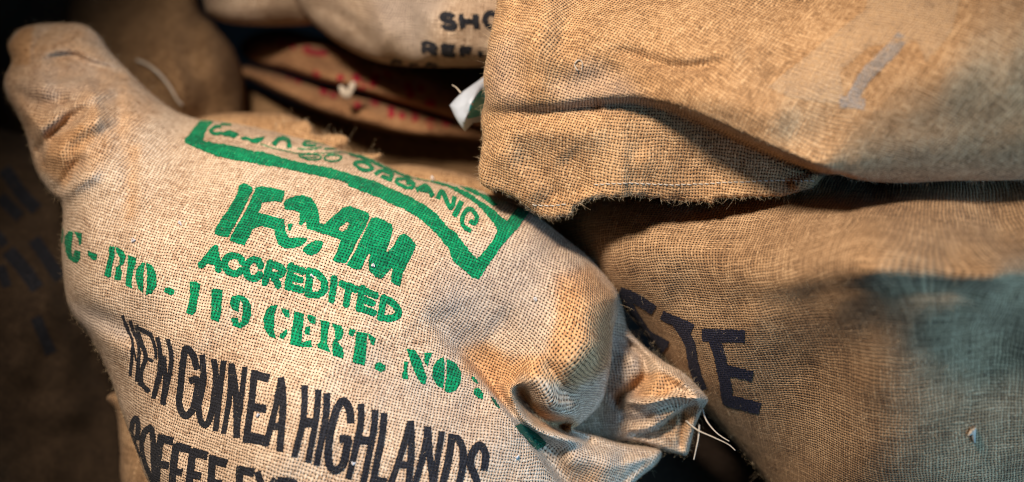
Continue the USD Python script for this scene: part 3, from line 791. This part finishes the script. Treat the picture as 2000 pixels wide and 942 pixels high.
for s_, lb in ((new, 'tall black condensed word crossing the left edge'), (guinea, 'tall black condensed word'), (high, 'tall black condensed word at the right'), (coffee, 'black capitals cut off at the bottom')):
    body.ink(sack, 'printed_word', s_, m_black, label=lb, rough=0.7)
frame = unary_union([
    Polygon(z7([(230, 72), (355, 97), (300, 150), (260, 230), (240, 290), (350, 310), (560, 345), (780, 403), (830, 400), (1000, 450), (1300, 528), (1440, 552), (1500, 560), (1650, 600), (1900, 685), (1900, 812), (1650, 700), (1400, 650), (1200, 600), (1000, 560),
                         (850, 540), (700, 510), (500, 480), (350, 440), (200, 380), (55, 310), (50, 280), (130, 190), (190, 110)])),
    Polygon(z8([(0, 145), (180, 195), (300, 250), (440, 310), (530, 360), (620, 420), (700, 520), (760, 560), (860, 690), (910, 750), (1000, 650), (1055, 560), (1120, 480), (1200, 383), (1285, 412), (1200, 530), (1080, 660), (1000, 780), (920, 892), (880, 880),
                         (740, 760), (710, 670), (600, 545), (500, 460), (400, 400), (200, 310), (50, 250), (0, 232)])),
    Polygon(z8([(1055, 565), (1048, 520), (1000, 460), (920, 372), (850, 322), (760, 268), (700, 238), (600, 208), (500, 188), (400, 166), (300, 132), (200, 88), (100, 42), (0, 14), (0, -4), (120, 13), (250, 83), (380, 142), (540, 176), (640, 202), (760, 236), (850, 278), (950, 348), (1050, 420), (1125, 485)])),
    Polygon(z8([(790, 233), (880, 253), (1000, 308), (1062, 370), (1020, 372), (940, 312), (850, 272)]))]).buffer(0)
body.ink(sack, 'printed_frame', frame, m_green, rough=1.2, label='green painted frame with a pointed right end')
k8, k7 = 3.624, 5.233
org = strokes(z8, k8, ([(45, 75), (75, 60), (130, 70), (170, 105), (140, 122), (85, 112), (45, 75)], 26), ([(190, 150), (235, 125), (310, 150), (290, 175), (240, 165), (310, 195)], 26), ([(470, 220), (420, 185), (350, 185), (345, 210), (400, 240), (450, 245), (460, 215), (410, 212)], 26),
    ([(480, 262), (550, 235), (600, 308)], 34), ([(510, 262), (585, 275)], 22), ([(632, 325), (665, 272), (722, 388), (755, 305)], 32), ([(803, 340), (750, 448)], 40), ([(860, 478), (895, 495), (910, 455), (880, 405), (840, 402), (808, 460), (820, 520), (870, 548)], 32))
ed = unary_union([strokes(z7, k7, ([(1215, 445), (1300, 430), (1440, 445), (1430, 480), (1330, 488), (1225, 455)], 16), ([(1240, 460), (1410, 464)], 12), ([(1475, 478), (1505, 446), (1590, 438), (1655, 455), (1640, 488), (1550, 502), (1478, 480)], 20)),
    strokes(z7, k7, ([(430, 150), (380, 145), (322, 190), (370, 222), (445, 210)], 34), ([(425, 122), (530, 128)], 24), ([(830, 325), (950, 365), (1100, 400), (1220, 422), (1500, 418), (1700, 412), (1900, 455)], 10),
            ([(965, 335), (1010, 280), (1075, 268), (1115, 300), (1125, 368)], 48), ([(1490, 322), (1390, 298), (1300, 298), (1275, 335), (1400, 342)], 30), ([(1205, 375), (1350, 378), (1455, 358)], 15), ([(1480, 376), (1605, 372)], 18)),
    poly(z7, [(450, 200), (520, 185), (610, 222), (570, 265), (440, 238)], [(630, 260), (680, 248), (740, 275), (800, 258), (868, 252), (860, 282), (800, 318), (740, 312), (700, 282), (640, 282)])])
body.ink(sack, 'printed_word', org, m_green, label='green word curving along the crest', rough=0.8)
body.ink(sack, 'printed_word', ed, m_green, label='green letters half turned over the crest', rough=0.6)
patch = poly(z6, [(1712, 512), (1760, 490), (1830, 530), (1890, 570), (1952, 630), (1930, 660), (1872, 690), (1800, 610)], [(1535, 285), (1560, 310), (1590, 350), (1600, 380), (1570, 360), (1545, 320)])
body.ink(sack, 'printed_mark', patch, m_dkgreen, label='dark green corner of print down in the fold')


def thread(parent, name, sheet, pts2, lift, r, mat, drop=None, label=None):
    """a loose yarn: starts on the sheet at the first pixel and hangs free through the others, lift metres nearer the eye"""
    P = smooth_line(pts2, 3.0)
    _, i = sheet.tree.query(P[:1]); d0 = sheet.d[i[0]]
    t = np.linspace(0, 1, len(P))
    dd = d0 - np.interp(t, [0, 0.15, 1], [0, 0.3 * lift, lift])
    dist, j = sheet.tree.query(P)
    dd = np.where(dist < 12, np.minimum(dd, sheet.d[j] - 1.5 * r), dd)
    dd = np.convolve(np.pad(dd, 4, mode='edge'), np.ones(9) / 9, 'valid') - r
    X = Sheet.pos3(P, dd)
    v, f = tube(X, r * (1 - 0.5 * t), 6)
    return put(parent, name, v, f, mat, Sheet.vnorm(v, f), label=label)


thread(sack, 'loose_thread', ear, [(1371, 797), (1380, 822), (1400, 846), (1424, 862)], 0.02, 0.0009, m_thread)
thread(sack, 'loose_thread', ear, [(1340, 822), (1362, 840), (1395, 855), (1422, 868), (1436, 880)], 0.03, 0.0009, m_thread)
thread(sack, 'loose_thread', ear, [(1366, 830), (1364, 855), (1360, 875), (1355, 898)], 0.02, 0.0009, m_thread)
for k_, (lx_, ly_) in enumerate([(845, 352), (352, 438), (728, 520), (1008, 893), (505, 812), (262, 470), (690, 905), (610, 540), (1045, 585)]):
    q_ = np.array([(lx_ + 4.5 * math.cos(a * 1.9 + k_) * (1 - a / 9), ly_ + 3.5 * math.sin(a * 2.3 + 2 * k_)) for a in range(6)])
    X_, N_, _ = body.at(smooth_line(q_, 1.5))
    v_, f_ = tube(X_ + N_ * np.linspace(0.0008, 0.003, len(X_))[:, None], 0.0005, 5)
    put(sack, 'lint', v_, f_, m_lint, Sheet.vnorm(v_, f_))
body.fuzz(sack, 9000, 0.005, 0.0001, seed=3, rim=0.25)
ear.fuzz(sack, 1500, 0.005, 0.00011, seed=4, rim=0.5)

# ------------------------------------------------------------------ upper right sack with its open hem
rag = lambda o: np.where((o[:, 1] > 372) & (o[:, 0] > 1040) & (o[:, 0] < 1600), 7.0, np.where(o[:, 0] < 1100, 2.5, 0.6))
upper = Sheet(
    [(978, -260), (966, -80), (971, -20), (966, 30), (955, 75), (951, 110), (943, 150), (948, 190), (939, 232), (943, 275), (936, 315), (935, 348), (950, 368), (990, 378), (1022, 398), (1048, 413), (1080, 425), (1110, 420), (1124, 403), (1150, 389), (1200, 385), (1250, 382), (1300, 391), (1350, 395),
     (1400, 391), (1450, 384), (1500, 385), (1550, 379), (1588, 366), (1610, 345), (1640, 341), (1670, 351), (1750, 358), (1850, 354), (1950, 353), (2080, 348), (2260, 330), (2330, 100), (2260, -200), (1700, -330), (1200, -300)],
    [(960, 50, 1.50), (955, 200, 1.50), (945, 330, 1.515), (1050, 390, 1.50), (1100, 100, 1.46), (1200, 160, 1.44), (1200, 350, 1.45), (1400, 350, 1.40), (1400, 200, 1.375), (1400, 50, 1.42), (1600, 150, 1.345), (1600, 280, 1.355), (1750, 330, 1.36),
     (1900, 310, 1.35), (1850, 150, 1.30), (2080, 250, 1.33), (1700, 0, 1.38), (2050, 0, 1.34), (1300, -150, 1.58), (1000, -150, 1.6), (1700, -250, 1.6), (2200, -100, 1.45), (1580, 360, 1.34)],
    H=lambda P: np.where(P[:, 0] < 1000, 0.02 * sstep((370 - P[:, 1]) / 120), 0.0) + 0.006 + 0.055 * sstep((P[:, 0] - 1560) / 160), W=lambda P: 9 + 46 * sstep((1010 - P[:, 0]) / 40) * sstep((370 - P[:, 1]) / 120) + 90 * sstep((P[:, 0] - 1560) / 160), spacing=7, back=0.15, fade=0, ragged=rag, ref=((1250, 320), (1.0, 0.06)),
    folds=[
        step([(930, 212), (1000, 213), (1080, 210), (1160, 200), (1230, 196), (1290, 206), (1345, 224), (1400, 248), (1470, 280), (1540, 310), (1600, 333), (1660, 352)], [0.004, 0.010, 0.016, 0.026, 0.05, 0.075, 0.10, 0.13, 0.15], 20, 600, taper=0, end=False),
        ridge([(900, 225), (1020, 226), (1100, 215), (1180, 205)], 24, -0.008, 0.1),
        ridge([(1000, -30), (1010, 60), (990, 190)], 30, -0.010), ridge([(1120, -120), (1060, -20), (1040, 60), (1050, 150)], 34, 0.014), ridge([(1160, -60), (1110, 40), (1100, 120)], 26, -0.009), ridge([(1500, -60), (1380, 20), (1260, 70)], 50, 0.012), ridge([(960, 250), (1080, 260), (1200, 255)], 30, 0.008), ridge([(1000, 300), (1060, 350), (1100, 400)], 20, -0.006), ridge([(1240, 300), (1300, 340), (1330, 390)], 26, 0.006),
        ridge([(1060, 150), (1120, 165), (1180, 150), (1220, 120)], 26, -0.010),
        ridge([(1180, 95), (1240, 108), (1310, 131), (1370, 130), (1430, 117)], 11, -0.010),
        ridge([(1300, 108), (1380, 104), (1460, 95)], 22, 0.007),
        ridge([(1280, 165), (1400, 190), (1560, 250)], 40, 0.010),
        ridge([(1040, 30), (1160, 60), (1280, 40)], 50, 0.008),
        ridge([(955, 280), (1010, 330), (1060, 400)], 30, 0.010),
        ridge([(1100, 300), (1130, 340), (1150, 385)], 26, -0.007),
        ridge([(1480, 90), (1620, 150), (1700, 230)], 60, -0.005),
        ridge([(1640, 20), (1800, 60), (1960, 80)], 80, 0.004),
        ridge([(1540, 365), (1580, 352), (1610, 335)], 12, 0.01),
        rumple(220, 0.005, 31), rumple(80, 0.002, 32)])
ur = thing('burlap_sack', 'golden brown burlap sack at upper right with a ragged stitched hem overhanging the sack below', 'sack', base_of(upper))
upper.build(ur, 'sack_body', m_right, None, [(region([(960, 90), (1010, 60), (1020, 200), (950, 210)], 50), 0.45), (region([(1080, 170), (1150, 120), (1220, 150), (1260, 200), (1100, 215)], 50), 0.55)])  # bluish shade at left edge and dimple, put in as grey
upper.ink(ur, 'faded_print', Polygon([(1500, 170), (1600, 90), (1690, 20), (1700, -20), (1880, -20), (1860, 60), (1810, 120), (1790, 80), (1700, 90), (1640, 140), (1650, 205), (1540, 190)]), m_faded, cell=14, label='pale worn band of old print')
upper.ink(ur, 'faded_print', strokes(lambda p: p, 1, ([(1662, 200), (1690, 150), (1740, 100), (1765, 70)], 26), ([(1640, 198), (1690, 204)], 22)), m_fadedblue, cell=10, label='bluish worn stroke of old print')


def stitch(parent, sheet, line, n_on=8, n_off=3.4, r=0.0007):
    ln = smooth_line(line, 0.5)
    L = np.r_[0, np.cumsum(np.linalg.norm(np.diff(ln, axis=0), axis=1))]
    k = 0.0
    while k < L[-1] - n_on:
        t = np.linspace(k, k + n_on, 7)
        P = np.stack([np.interp(t, L, ln[:, 0]), np.interp(t, L, ln[:, 1])], 1)
        P[:, 1] += rng.uniform(-0.5, 0.5) + np.linspace(-0.7, 0.7, 7)
        X, N, _ = sheet.at(P)
        v, f = tube(X + N * (0.0011 * np.sin(np.linspace(0, np.pi, 7)) - 0.0003)[:, None], r, 5)
        put(parent, 'stitch', v, f, m_thread, Sheet.vnorm(v, f))
        k += n_on + n_off


stitch(ur, upper, [(1160, 361), (1230, 358), (1320, 361), (1420, 357), (1500, 353), (1590, 354)])
stitch(ur, upper, [(1040, 400), (1075, 402), (1112, 398)])
thread(ur, 'thread_loop', upper, [(1128, 138), (1122, 126), (1130, 117), (1137, 122), (1136, 136)], 0.002, 0.0007, m_thread)
upper.fuzz(ur, 3000, 0.006, 0.00014, seed=5, rim=0.7)
hem = lambda P: (P[:, 1] > 360) & (P[:, 0] < 1600) | (P[:, 0] < 965)
upper.fuzz(ur, 2600, 0.0045, 0.00013, where=hem, seed=6, rim=0.95)

# ------------------------------------------------------------------ lower right sack
lower = Sheet(
    [(1060, 395), (1150, 350), (1300, 320), (1500, 300), (1750, 290), (2050, 300), (2250, 380), (2330, 650), (2300, 1000), (2150, 1250), (1850, 1330), (1640, 1180), (1560, 1040), (1500, 945), (1440, 872), (1375, 800), (1290, 690), (1200, 580), (1110, 490)],
    [(1150, 440, 1.59), (1200, 520, 1.555), (1300, 405, 1.545), (1280, 540, 1.52), (1420, 415, 1.515), (1250, 650, 1.59), (1330, 700, 1.565), (1450, 720, 1.515), (1420, 535, 1.46), (1700, 430, 1.36), (1700, 530, 1.275), (1700, 640, 1.345), (1700, 750, 1.395), (1580, 620, 1.40), (1590, 720, 1.46), (1950, 450, 1.36), (1950, 540, 1.26), (1950, 650, 1.335), (1950, 900, 1.44), (1700, 900, 1.46), (1550, 900, 1.57),
     (1300, 350, 1.60), (1700, 360, 1.50), (2000, 380, 1.42), (2200, 700, 1.36), (1900, 1150, 1.58), (2200, 1100, 1.58), (1550, 550, 1.38)],
    H=0.06, W=80, spacing=8, back=0.16, ref=((1600, 720), (1.0, 0.13)),
    folds=[
        step([(1420, 590), (1500, 575), (1560, 562), (1640, 550), (1720, 546), (1820, 550), (1920, 556), (2100, 548), (2250, 553)], [0.0, 0.008, 0.018, 0.024, 0.026, 0.026, 0.026], 46, 200, taper=0.1, end=False),
        ridge([(1200, 470), (1320, 480), (1420, 500), (1500, 530)], 40, 0.010), ridge([(1300, 560), (1400, 600), (1480, 610)], 40, -0.006),
        ridge([(1650, 430), (1780, 470), (1900, 520)], 60, -0.004), ridge([(1420, 580), (1520, 590), (1640, 600)], 26, -0.004),
        rumple(240, 0.005, 41), rumple(90, 0.002, 42)])
lr = thing('burlap_sack', 'brown burlap sack at lower right with navy capitals TE on its side', 'sack', base_of(lower))
lower.build(lr, 'sack_body', m_lower)
zt = Z(1150, 540, 3.2475)
ete = strokes(zt, 3.2475, ([(195, 95), (300, 140), (415, 215)], 66), ([(200, 100), (260, 210), (360, 360), (480, 470)], 76), ([(300, 330), (500, 440)], 60),
    ([(462, 245), (660, 330)], 62), ([(560, 290), (640, 420), (665, 560), (720, 720)], 66), ([(720, 370), (990, 378)], 80), ([(780, 350), (830, 500), (860, 640), (885, 800)], 74), ([(860, 590), (1040, 632)], 66), ([(870, 780), (1085, 838)], 76))
lower.ink(lr, 'printed_letter', ete, m_navy, rough=1.0, split=True)
lower.fuzz(lr, 4000, 0.006, 0.00012, seed=8, rim=0.5)
v_, f_ = tube(np.vstack([lower.at([(1890 + a, 850 + b)])[0] for a, b in ((0, 0), (6, -6), (10, -14), (10, 2), (12, 14))]) - FWD * 0.002, [0.001, 0.0022, 0.0026, 0.0022, 0.001], 6)
put(lr, 'stuck_lint', v_, f_, m_thread, Sheet.vnorm(v_, f_))

# ------------------------------------------------------------------ the corner of a white bag between the sacks
bag = Sheet([(878, 206), (890, 192), (906, 177), (928, 162), (948, 148), (985, 140), (1000, 190), (985, 240), (945, 236), (925, 240), (908, 257), (898, 245), (888, 228)],
            [(880, 205, 1.60), (945, 150, 1.64), (908, 255, 1.60), (950, 235, 1.66), (925, 200, 1.60), (990, 190, 1.68)], H=0.012, W=20, spacing=5, back=0.012,
            folds=[ridge([(945, 152), (925, 190), (915, 225), (908, 255)], 8, 0.012), rumple(18, 0.004, 61)], smooth_outline=False)
bg = thing('plastic_bag', 'white plastic bag corner with teal print poking out beside the upper right sack', 'plastic bag', base_of(bag))
bag.build(bg, 'bag_corner', m_plastic)
bag.ink(bg, 'teal_print', Polygon([(912, 232), (918, 205), (934, 182), (950, 166), (980, 165), (980, 222), (940, 226)]), m_teal, rough=0.5)
thread(bg, 'loose_thread', bag, [(900, 182), (892, 172), (883, 166)], 0.0, 0.0009, m_thread)

# ------------------------------------------------------------------ sacks further back
sho = Sheet([(520, -160), (560, -30), (592, 25), (625, 58), (665, 88), (715, 113), (770, 127), (840, 131), (940, 131), (1050, 128), (1130, 60), (1150, -100), (1000, -260), (700, -250)],
            [(560, -30, 1.85), (620, 40, 1.82), (700, 90, 1.77), (800, 110, 1.71), (950, 120, 1.69), (900, 40, 1.665), (750, 20, 1.72), (650, -60, 1.80), (900, -100, 1.73), (1100, 0, 1.69)],
            H=0.05, W=48, spacing=9, back=0.18, ref=((850, 40), (1.0, 0.08)),
            folds=[ridge([(640, 0), (720, 50), (800, 60)], 40, 0.012), ridge([(760, -20), (800, 40), (830, 110)], 30, -0.008), ridge([(600, 5), (680, 40), (740, 100)], 14, -0.010), ridge([(690, -40), (740, 30), (760, 120)], 16, 0.008), rumple(70, 0.008, 71)])
sh = thing('burlap_sack', 'grey tan burlap sack with black SHO lettering behind the upper right sack', 'sack', base_of(sho))
sho.build(sh, 'sack_body', m_back, None, [(region([(720, -20), (880, -20), (840, 60), (820, 120), (740, 60)], 60), 0.8)])  # bluish light on the cloth, put in as grey
zs = Z(760, 0, 6.73)
sho.ink(sh, 'printed_letter', letters('SHO', [[(665, 165), (880, 170), (900, 400), (680, 390)], [(905, 165), (1165, 165), (1195, 405), (935, 400)], [(1220, 150), (1460, 150), (1490, 390), (1240, 390)]], 76, zs, 6.73, cap='flat'), m_black, split=True)
sho.ink(sh, 'printed_letter', letters('REFI', [[(420, 525), (630, 560), (655, 745), (430, 720)], [(665, 565), (890, 580), (900, 755), (690, 745)], [(920, 595), (1115, 610), (1110, 770), (935, 765)], [(1150, 640), (1240, 650), (1250, 780), (1160, 775)]], 62, zs, 6.73, cap='flat'), m_black, split=True)
sho.ink(sh, 'printed_letter', letters('CER', [[(20, 775), (180, 800), (200, 870), (30, 880)], [(250, 830), (400, 840), (410, 900), (260, 890)], [(460, 830), (640, 835), (640, 900), (470, 900)]], 40, zs, 6.73, cap='flat'), m_black, split=True)

pinkish = Sheet([(380, -150), (398, 5), (415, 32), (450, 46), (510, 51), (570, 50), (610, 47), (650, 30), (640, -150)],
                [(400, 0, 1.90), (450, 40, 1.87), (560, 40, 1.88), (520, -20, 1.86), (630, -50, 1.92)], H=0.05, W=40, spacing=11, back=0.16, ref=((500, 10), (1.0, 0.1)), folds=[rumple(110, 0.01, 81)])
pk = thing('burlap_sack', 'dusty pinkish burlap sack at the top edge, left of the grey lettered one', 'sack', base_of(pinkish))
pinkish.build(pk, 'sack_body', m_back)

RED_G = None
red1 = Sheet([(468, 92), (482, 74), (515, 60), (560, 57), (640, 72), (720, 40), (960, 60), (1080, 150), (1060, 255), (1000, 262), (940, 250), (860, 224), (780, 200), (700, 176), (620, 156), (560, 138), (500, 124), (478, 112)],
             [(480, 90, 2.02), (600, 90, 1.96), (750, 135, 1.93), (900, 180, 1.90), (1040, 210, 1.9), (900, 90, 2.05), (700, 70, 2.03)], H=0.075, W=44, spacing=10, back=0.10, ref=((700, 120), (1.0, 0.28)), folds=[ridge([(500, 80), (640, 100), (800, 150), (950, 200)], 14, 0.010), ridge([(560, 110), (700, 135), (860, 185)], 12, -0.010), rumple(60, 0.014, 91)])
r1 = thing('burlap_sack', 'old burlap sack with red lettering, upper one of two stacked at the back', 'sack', base_of(red1))
red1.build(r1, 'sack_body', m_red)
wide_strokes = lambda z, k, *it: strokes(z, k, *[(p_, w_ * 1.3) for p_, w_ in it])
zr = Z(470, 40, 4.0957)
red1.ink(r1, 'red_letter', wide_strokes(Z(470, 54, 4.0957), 4.0957, ([(320, 105), (345, 150)], 30), ([(405, 130), (425, 175)], 26), ([(510, 165), (560, 205)], 46), ([(540, 200), (690, 215)], 34), ([(590, 350), (630, 390)], 30), ([(780, 385), (820, 420)], 34), ([(915, 375), (945, 440), (1000, 480)], 42), ([(1100, 385), (1060, 430), (1065, 480)], 46), ([(1150, 360), (1210, 400)], 34),
    ([(1330, 450), (1370, 560)], 44), ([(1420, 480), (1470, 500)], 36), ([(1480, 600), (1560, 615)], 40)), m_redink, cell=9, split=True)
red2 = Sheet([(462, 142), (472, 128), (520, 136), (600, 156), (700, 178), (860, 214), (960, 232), (1080, 270), (1060, 320), (960, 285), (880, 273), (800, 265), (720, 250), (640, 226), (570, 196), (505, 166)],
             [(475, 125, 1.97), (600, 170, 1.92), (750, 215, 1.89), (900, 235, 1.88), (1040, 270, 1.88), (900, 190, 1.93), (650, 150, 1.95)], H=0.075, W=44, spacing=10, back=0.10, ref=((750, 210), (1.0, 0.2)), folds=[ridge([(520, 130), (640, 175), (800, 215), (950, 240)], 14, 0.010), rumple(60, 0.014, 95)])
r2 = thing('burlap_sack', 'old brown burlap sack with red lettering, lower one of two stacked at the back', 'sack', base_of(red2))
red2.build(r2, 'sack_body', m_red)
red2.ink(r2, 'red_letter', wide_strokes(zr, 4.0957, ([(270, 380), (310, 430)], 36), ([(370, 430), (400, 470)], 36), ([(430, 470), (480, 500)], 30), ([(640, 540), (680, 600)], 40), ([(720, 590), (760, 620)], 34), ([(920, 660), (950, 700)], 40), ([(1050, 640), (1100, 680)], 40), ([(1200, 690), (1210, 780)], 36), ([(1280, 740), (1300, 790)], 34),
    ([(1390, 730), (1400, 810)], 36), ([(1500, 790), (1540, 850)], 50), ([(1620, 760), (1660, 850)], 50), ([(1560, 740), (1700, 770)], 30)), m_redink, cell=9, split=True)
lint = np.array([(664, 168), (672, 180), (680, 187), (686, 175), (692, 160)], float)
v_, f_ = tube(Sheet.pos3(smooth_line(lint, 2), np.full(len(smooth_line(lint, 2)), 1.845)), np.interp(np.linspace(0, 1, len(smooth_line(lint, 2))), [0, .3, .55, .8, 1], [0.002, 0.0055, 0.003, 0.005, 0.002]), 7)
put(r2, 'frayed_thread', v_, f_, m_thread, Sheet.vnorm(v_, f_), label='tuft of white thread')

tan = Sheet([(330, 330), (350, 250), (385, 232), (440, 221), (540, 221), (578, 229), (600, 243), (622, 262), (690, 300), (745, 322), (800, 322), (860, 330), (935, 347), (1010, 380), (1080, 440), (1050, 600), (800, 640), (450, 560)],
            [(440, 230, 1.75), (560, 235, 1.74), (700, 310, 1.72), (860, 335, 1.70), (1000, 385, 1.69), (700, 450, 1.70), (500, 400, 1.74), (900, 550, 1.72)], H=0.04, W=26, spacing=9, back=0.12, ref=((500, 240), (1, 0.05)), folds=[rumple(90, 0.008, 97)])
tn = thing('burlap_sack', 'plain tan burlap sack just behind the crest of the green printed one', 'sack', base_of(tan))
tan.build(tn, 'sack_body', m_right)
ragf = lambda o: 8.0
flap = Sheet([(540, 240), (585, 236), (607, 243), (615, 262), (640, 264), (672, 266), (682, 276), (660, 290), (700, 300), (738, 298), (742, 306), (700, 330), (600, 330), (550, 290)],
             [(560, 250, 1.715), (610, 255, 1.71), (670, 272, 1.70), (730, 302, 1.70), (620, 320, 1.70)], H=0.006, W=12, spacing=6, back=0.006, ragged=5.0, ref=((620, 270), (1, 0.2)))
flap.build(tn, 'frayed_edge', m_right, label='frayed flap of open cloth')
flap.fuzz(tn, 500, 0.006, 0.00018, seed=12, rim=0.9)

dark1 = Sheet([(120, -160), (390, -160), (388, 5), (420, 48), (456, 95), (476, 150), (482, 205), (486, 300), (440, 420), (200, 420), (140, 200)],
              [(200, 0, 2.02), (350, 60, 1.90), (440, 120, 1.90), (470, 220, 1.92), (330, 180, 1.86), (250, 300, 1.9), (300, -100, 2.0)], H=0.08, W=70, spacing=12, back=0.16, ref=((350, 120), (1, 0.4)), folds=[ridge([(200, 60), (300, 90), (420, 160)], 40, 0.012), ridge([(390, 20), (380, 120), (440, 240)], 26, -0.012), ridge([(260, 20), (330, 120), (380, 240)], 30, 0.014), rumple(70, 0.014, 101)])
d1 = thing('burlap_sack', 'brown bulging burlap sack, shade put into its colour, at upper left with a white string on it', 'sack', base_of(dark1))
m_dim = burlap('part_shade_jute', light=(0.36, 0.22, 0.11), mid=(0.22, 0.125, 0.058), dark=(0.095, 0.05, 0.022), hole_amount=0.7)  # brown darkened to hold the shade at the back
m_gloom = burlap('deep_shade_jute', light=(0.075, 0.048, 0.027), mid=(0.042, 0.026, 0.0145), dark=(0.018, 0.011, 0.007), hole_amount=0.7)  # deep shade at the far left, put into the base colour
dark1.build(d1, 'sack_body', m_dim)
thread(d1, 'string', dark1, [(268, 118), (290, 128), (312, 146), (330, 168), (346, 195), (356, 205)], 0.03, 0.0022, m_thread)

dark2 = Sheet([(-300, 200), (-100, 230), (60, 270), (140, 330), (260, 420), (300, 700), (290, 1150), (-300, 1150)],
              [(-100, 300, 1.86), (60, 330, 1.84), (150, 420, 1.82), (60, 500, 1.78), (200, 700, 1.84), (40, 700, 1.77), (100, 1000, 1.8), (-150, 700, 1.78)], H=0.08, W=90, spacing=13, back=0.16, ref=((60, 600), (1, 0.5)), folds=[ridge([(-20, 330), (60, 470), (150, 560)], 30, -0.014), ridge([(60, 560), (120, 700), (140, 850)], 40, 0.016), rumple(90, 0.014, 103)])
d2 = thing('burlap_sack', 'burlap sack with shadow put into its colour and black lettering, left of the green printed sack', 'sack', base_of(dark2))
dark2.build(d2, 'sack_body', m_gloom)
dark2.ink(d2, 'printed_letter', strokes(lambda p: p, 1, ([(8, 330), (40, 375), (72, 410)], 26), ([(0, 385), (40, 425)], 24), ([(16, 490), (50, 530), (74, 565)], 28), ([(66, 468), (95, 510), (118, 545)], 26), ([(0, 520), (14, 560)], 20), ([(70, 620), (100, 690)], 22), ([(-30, 430), (10, 480)], 20)), m_black, cell=12, split=True)

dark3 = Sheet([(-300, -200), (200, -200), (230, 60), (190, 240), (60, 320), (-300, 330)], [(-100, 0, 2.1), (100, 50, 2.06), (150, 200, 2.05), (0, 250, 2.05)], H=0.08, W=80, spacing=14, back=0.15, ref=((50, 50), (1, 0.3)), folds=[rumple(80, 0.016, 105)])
d3 = thing('burlap_sack', 'burlap sack with deep shade put into its colour, in the top left corner', 'sack', base_of(dark3))
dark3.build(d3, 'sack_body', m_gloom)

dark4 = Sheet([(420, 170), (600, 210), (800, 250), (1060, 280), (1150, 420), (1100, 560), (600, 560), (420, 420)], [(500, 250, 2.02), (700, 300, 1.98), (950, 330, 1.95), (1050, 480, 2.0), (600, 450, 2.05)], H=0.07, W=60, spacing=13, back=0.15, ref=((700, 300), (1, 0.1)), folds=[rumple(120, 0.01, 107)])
d4 = thing('burlap_sack', 'brown burlap sack, shade put into its colour, in the gap below the red lettered ones', 'sack', base_of(dark4))
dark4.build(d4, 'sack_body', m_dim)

strip = Sheet([(215, 770), (228, 812), (234, 880), (240, 960), (300, 1150), (600, 1250), (640, 900), (350, 740)], [(230, 850, 1.66), (260, 950, 1.65), (400, 850, 1.66), (500, 1100, 1.64)], H=0.03, W=30, spacing=9, back=0.12, ref=((260, 880), (1, 0.2)), folds=[rumple(90, 0.006, 109)])
s1 = thing('burlap_sack', 'narrow strip of brown burlap sack showing below the left edge of the green printed sack', 'sack', base_of(strip))
strip.build(s1, 'sack_body', m_lower)

under = Sheet([(900, 820), (1150, 780), (1500, 820), (1750, 950), (1800, 1250), (900, 1300)], [(1000, 900, 1.82), (1350, 880, 1.80), (1450, 950, 1.8), (1600, 1100, 1.78), (1100, 1150, 1.78)], H=0.08, W=80, spacing=14, back=0.15, ref=((1350, 950), (1, 0.1)), folds=[rumple(150, 0.01, 111)])  # added to fill a gap that is only shade, coloured near black
u1 = thing('burlap_sack', 'added burlap sack, blackened as shade, in the gap between the two front sacks at the bottom', 'sack', base_of(under))
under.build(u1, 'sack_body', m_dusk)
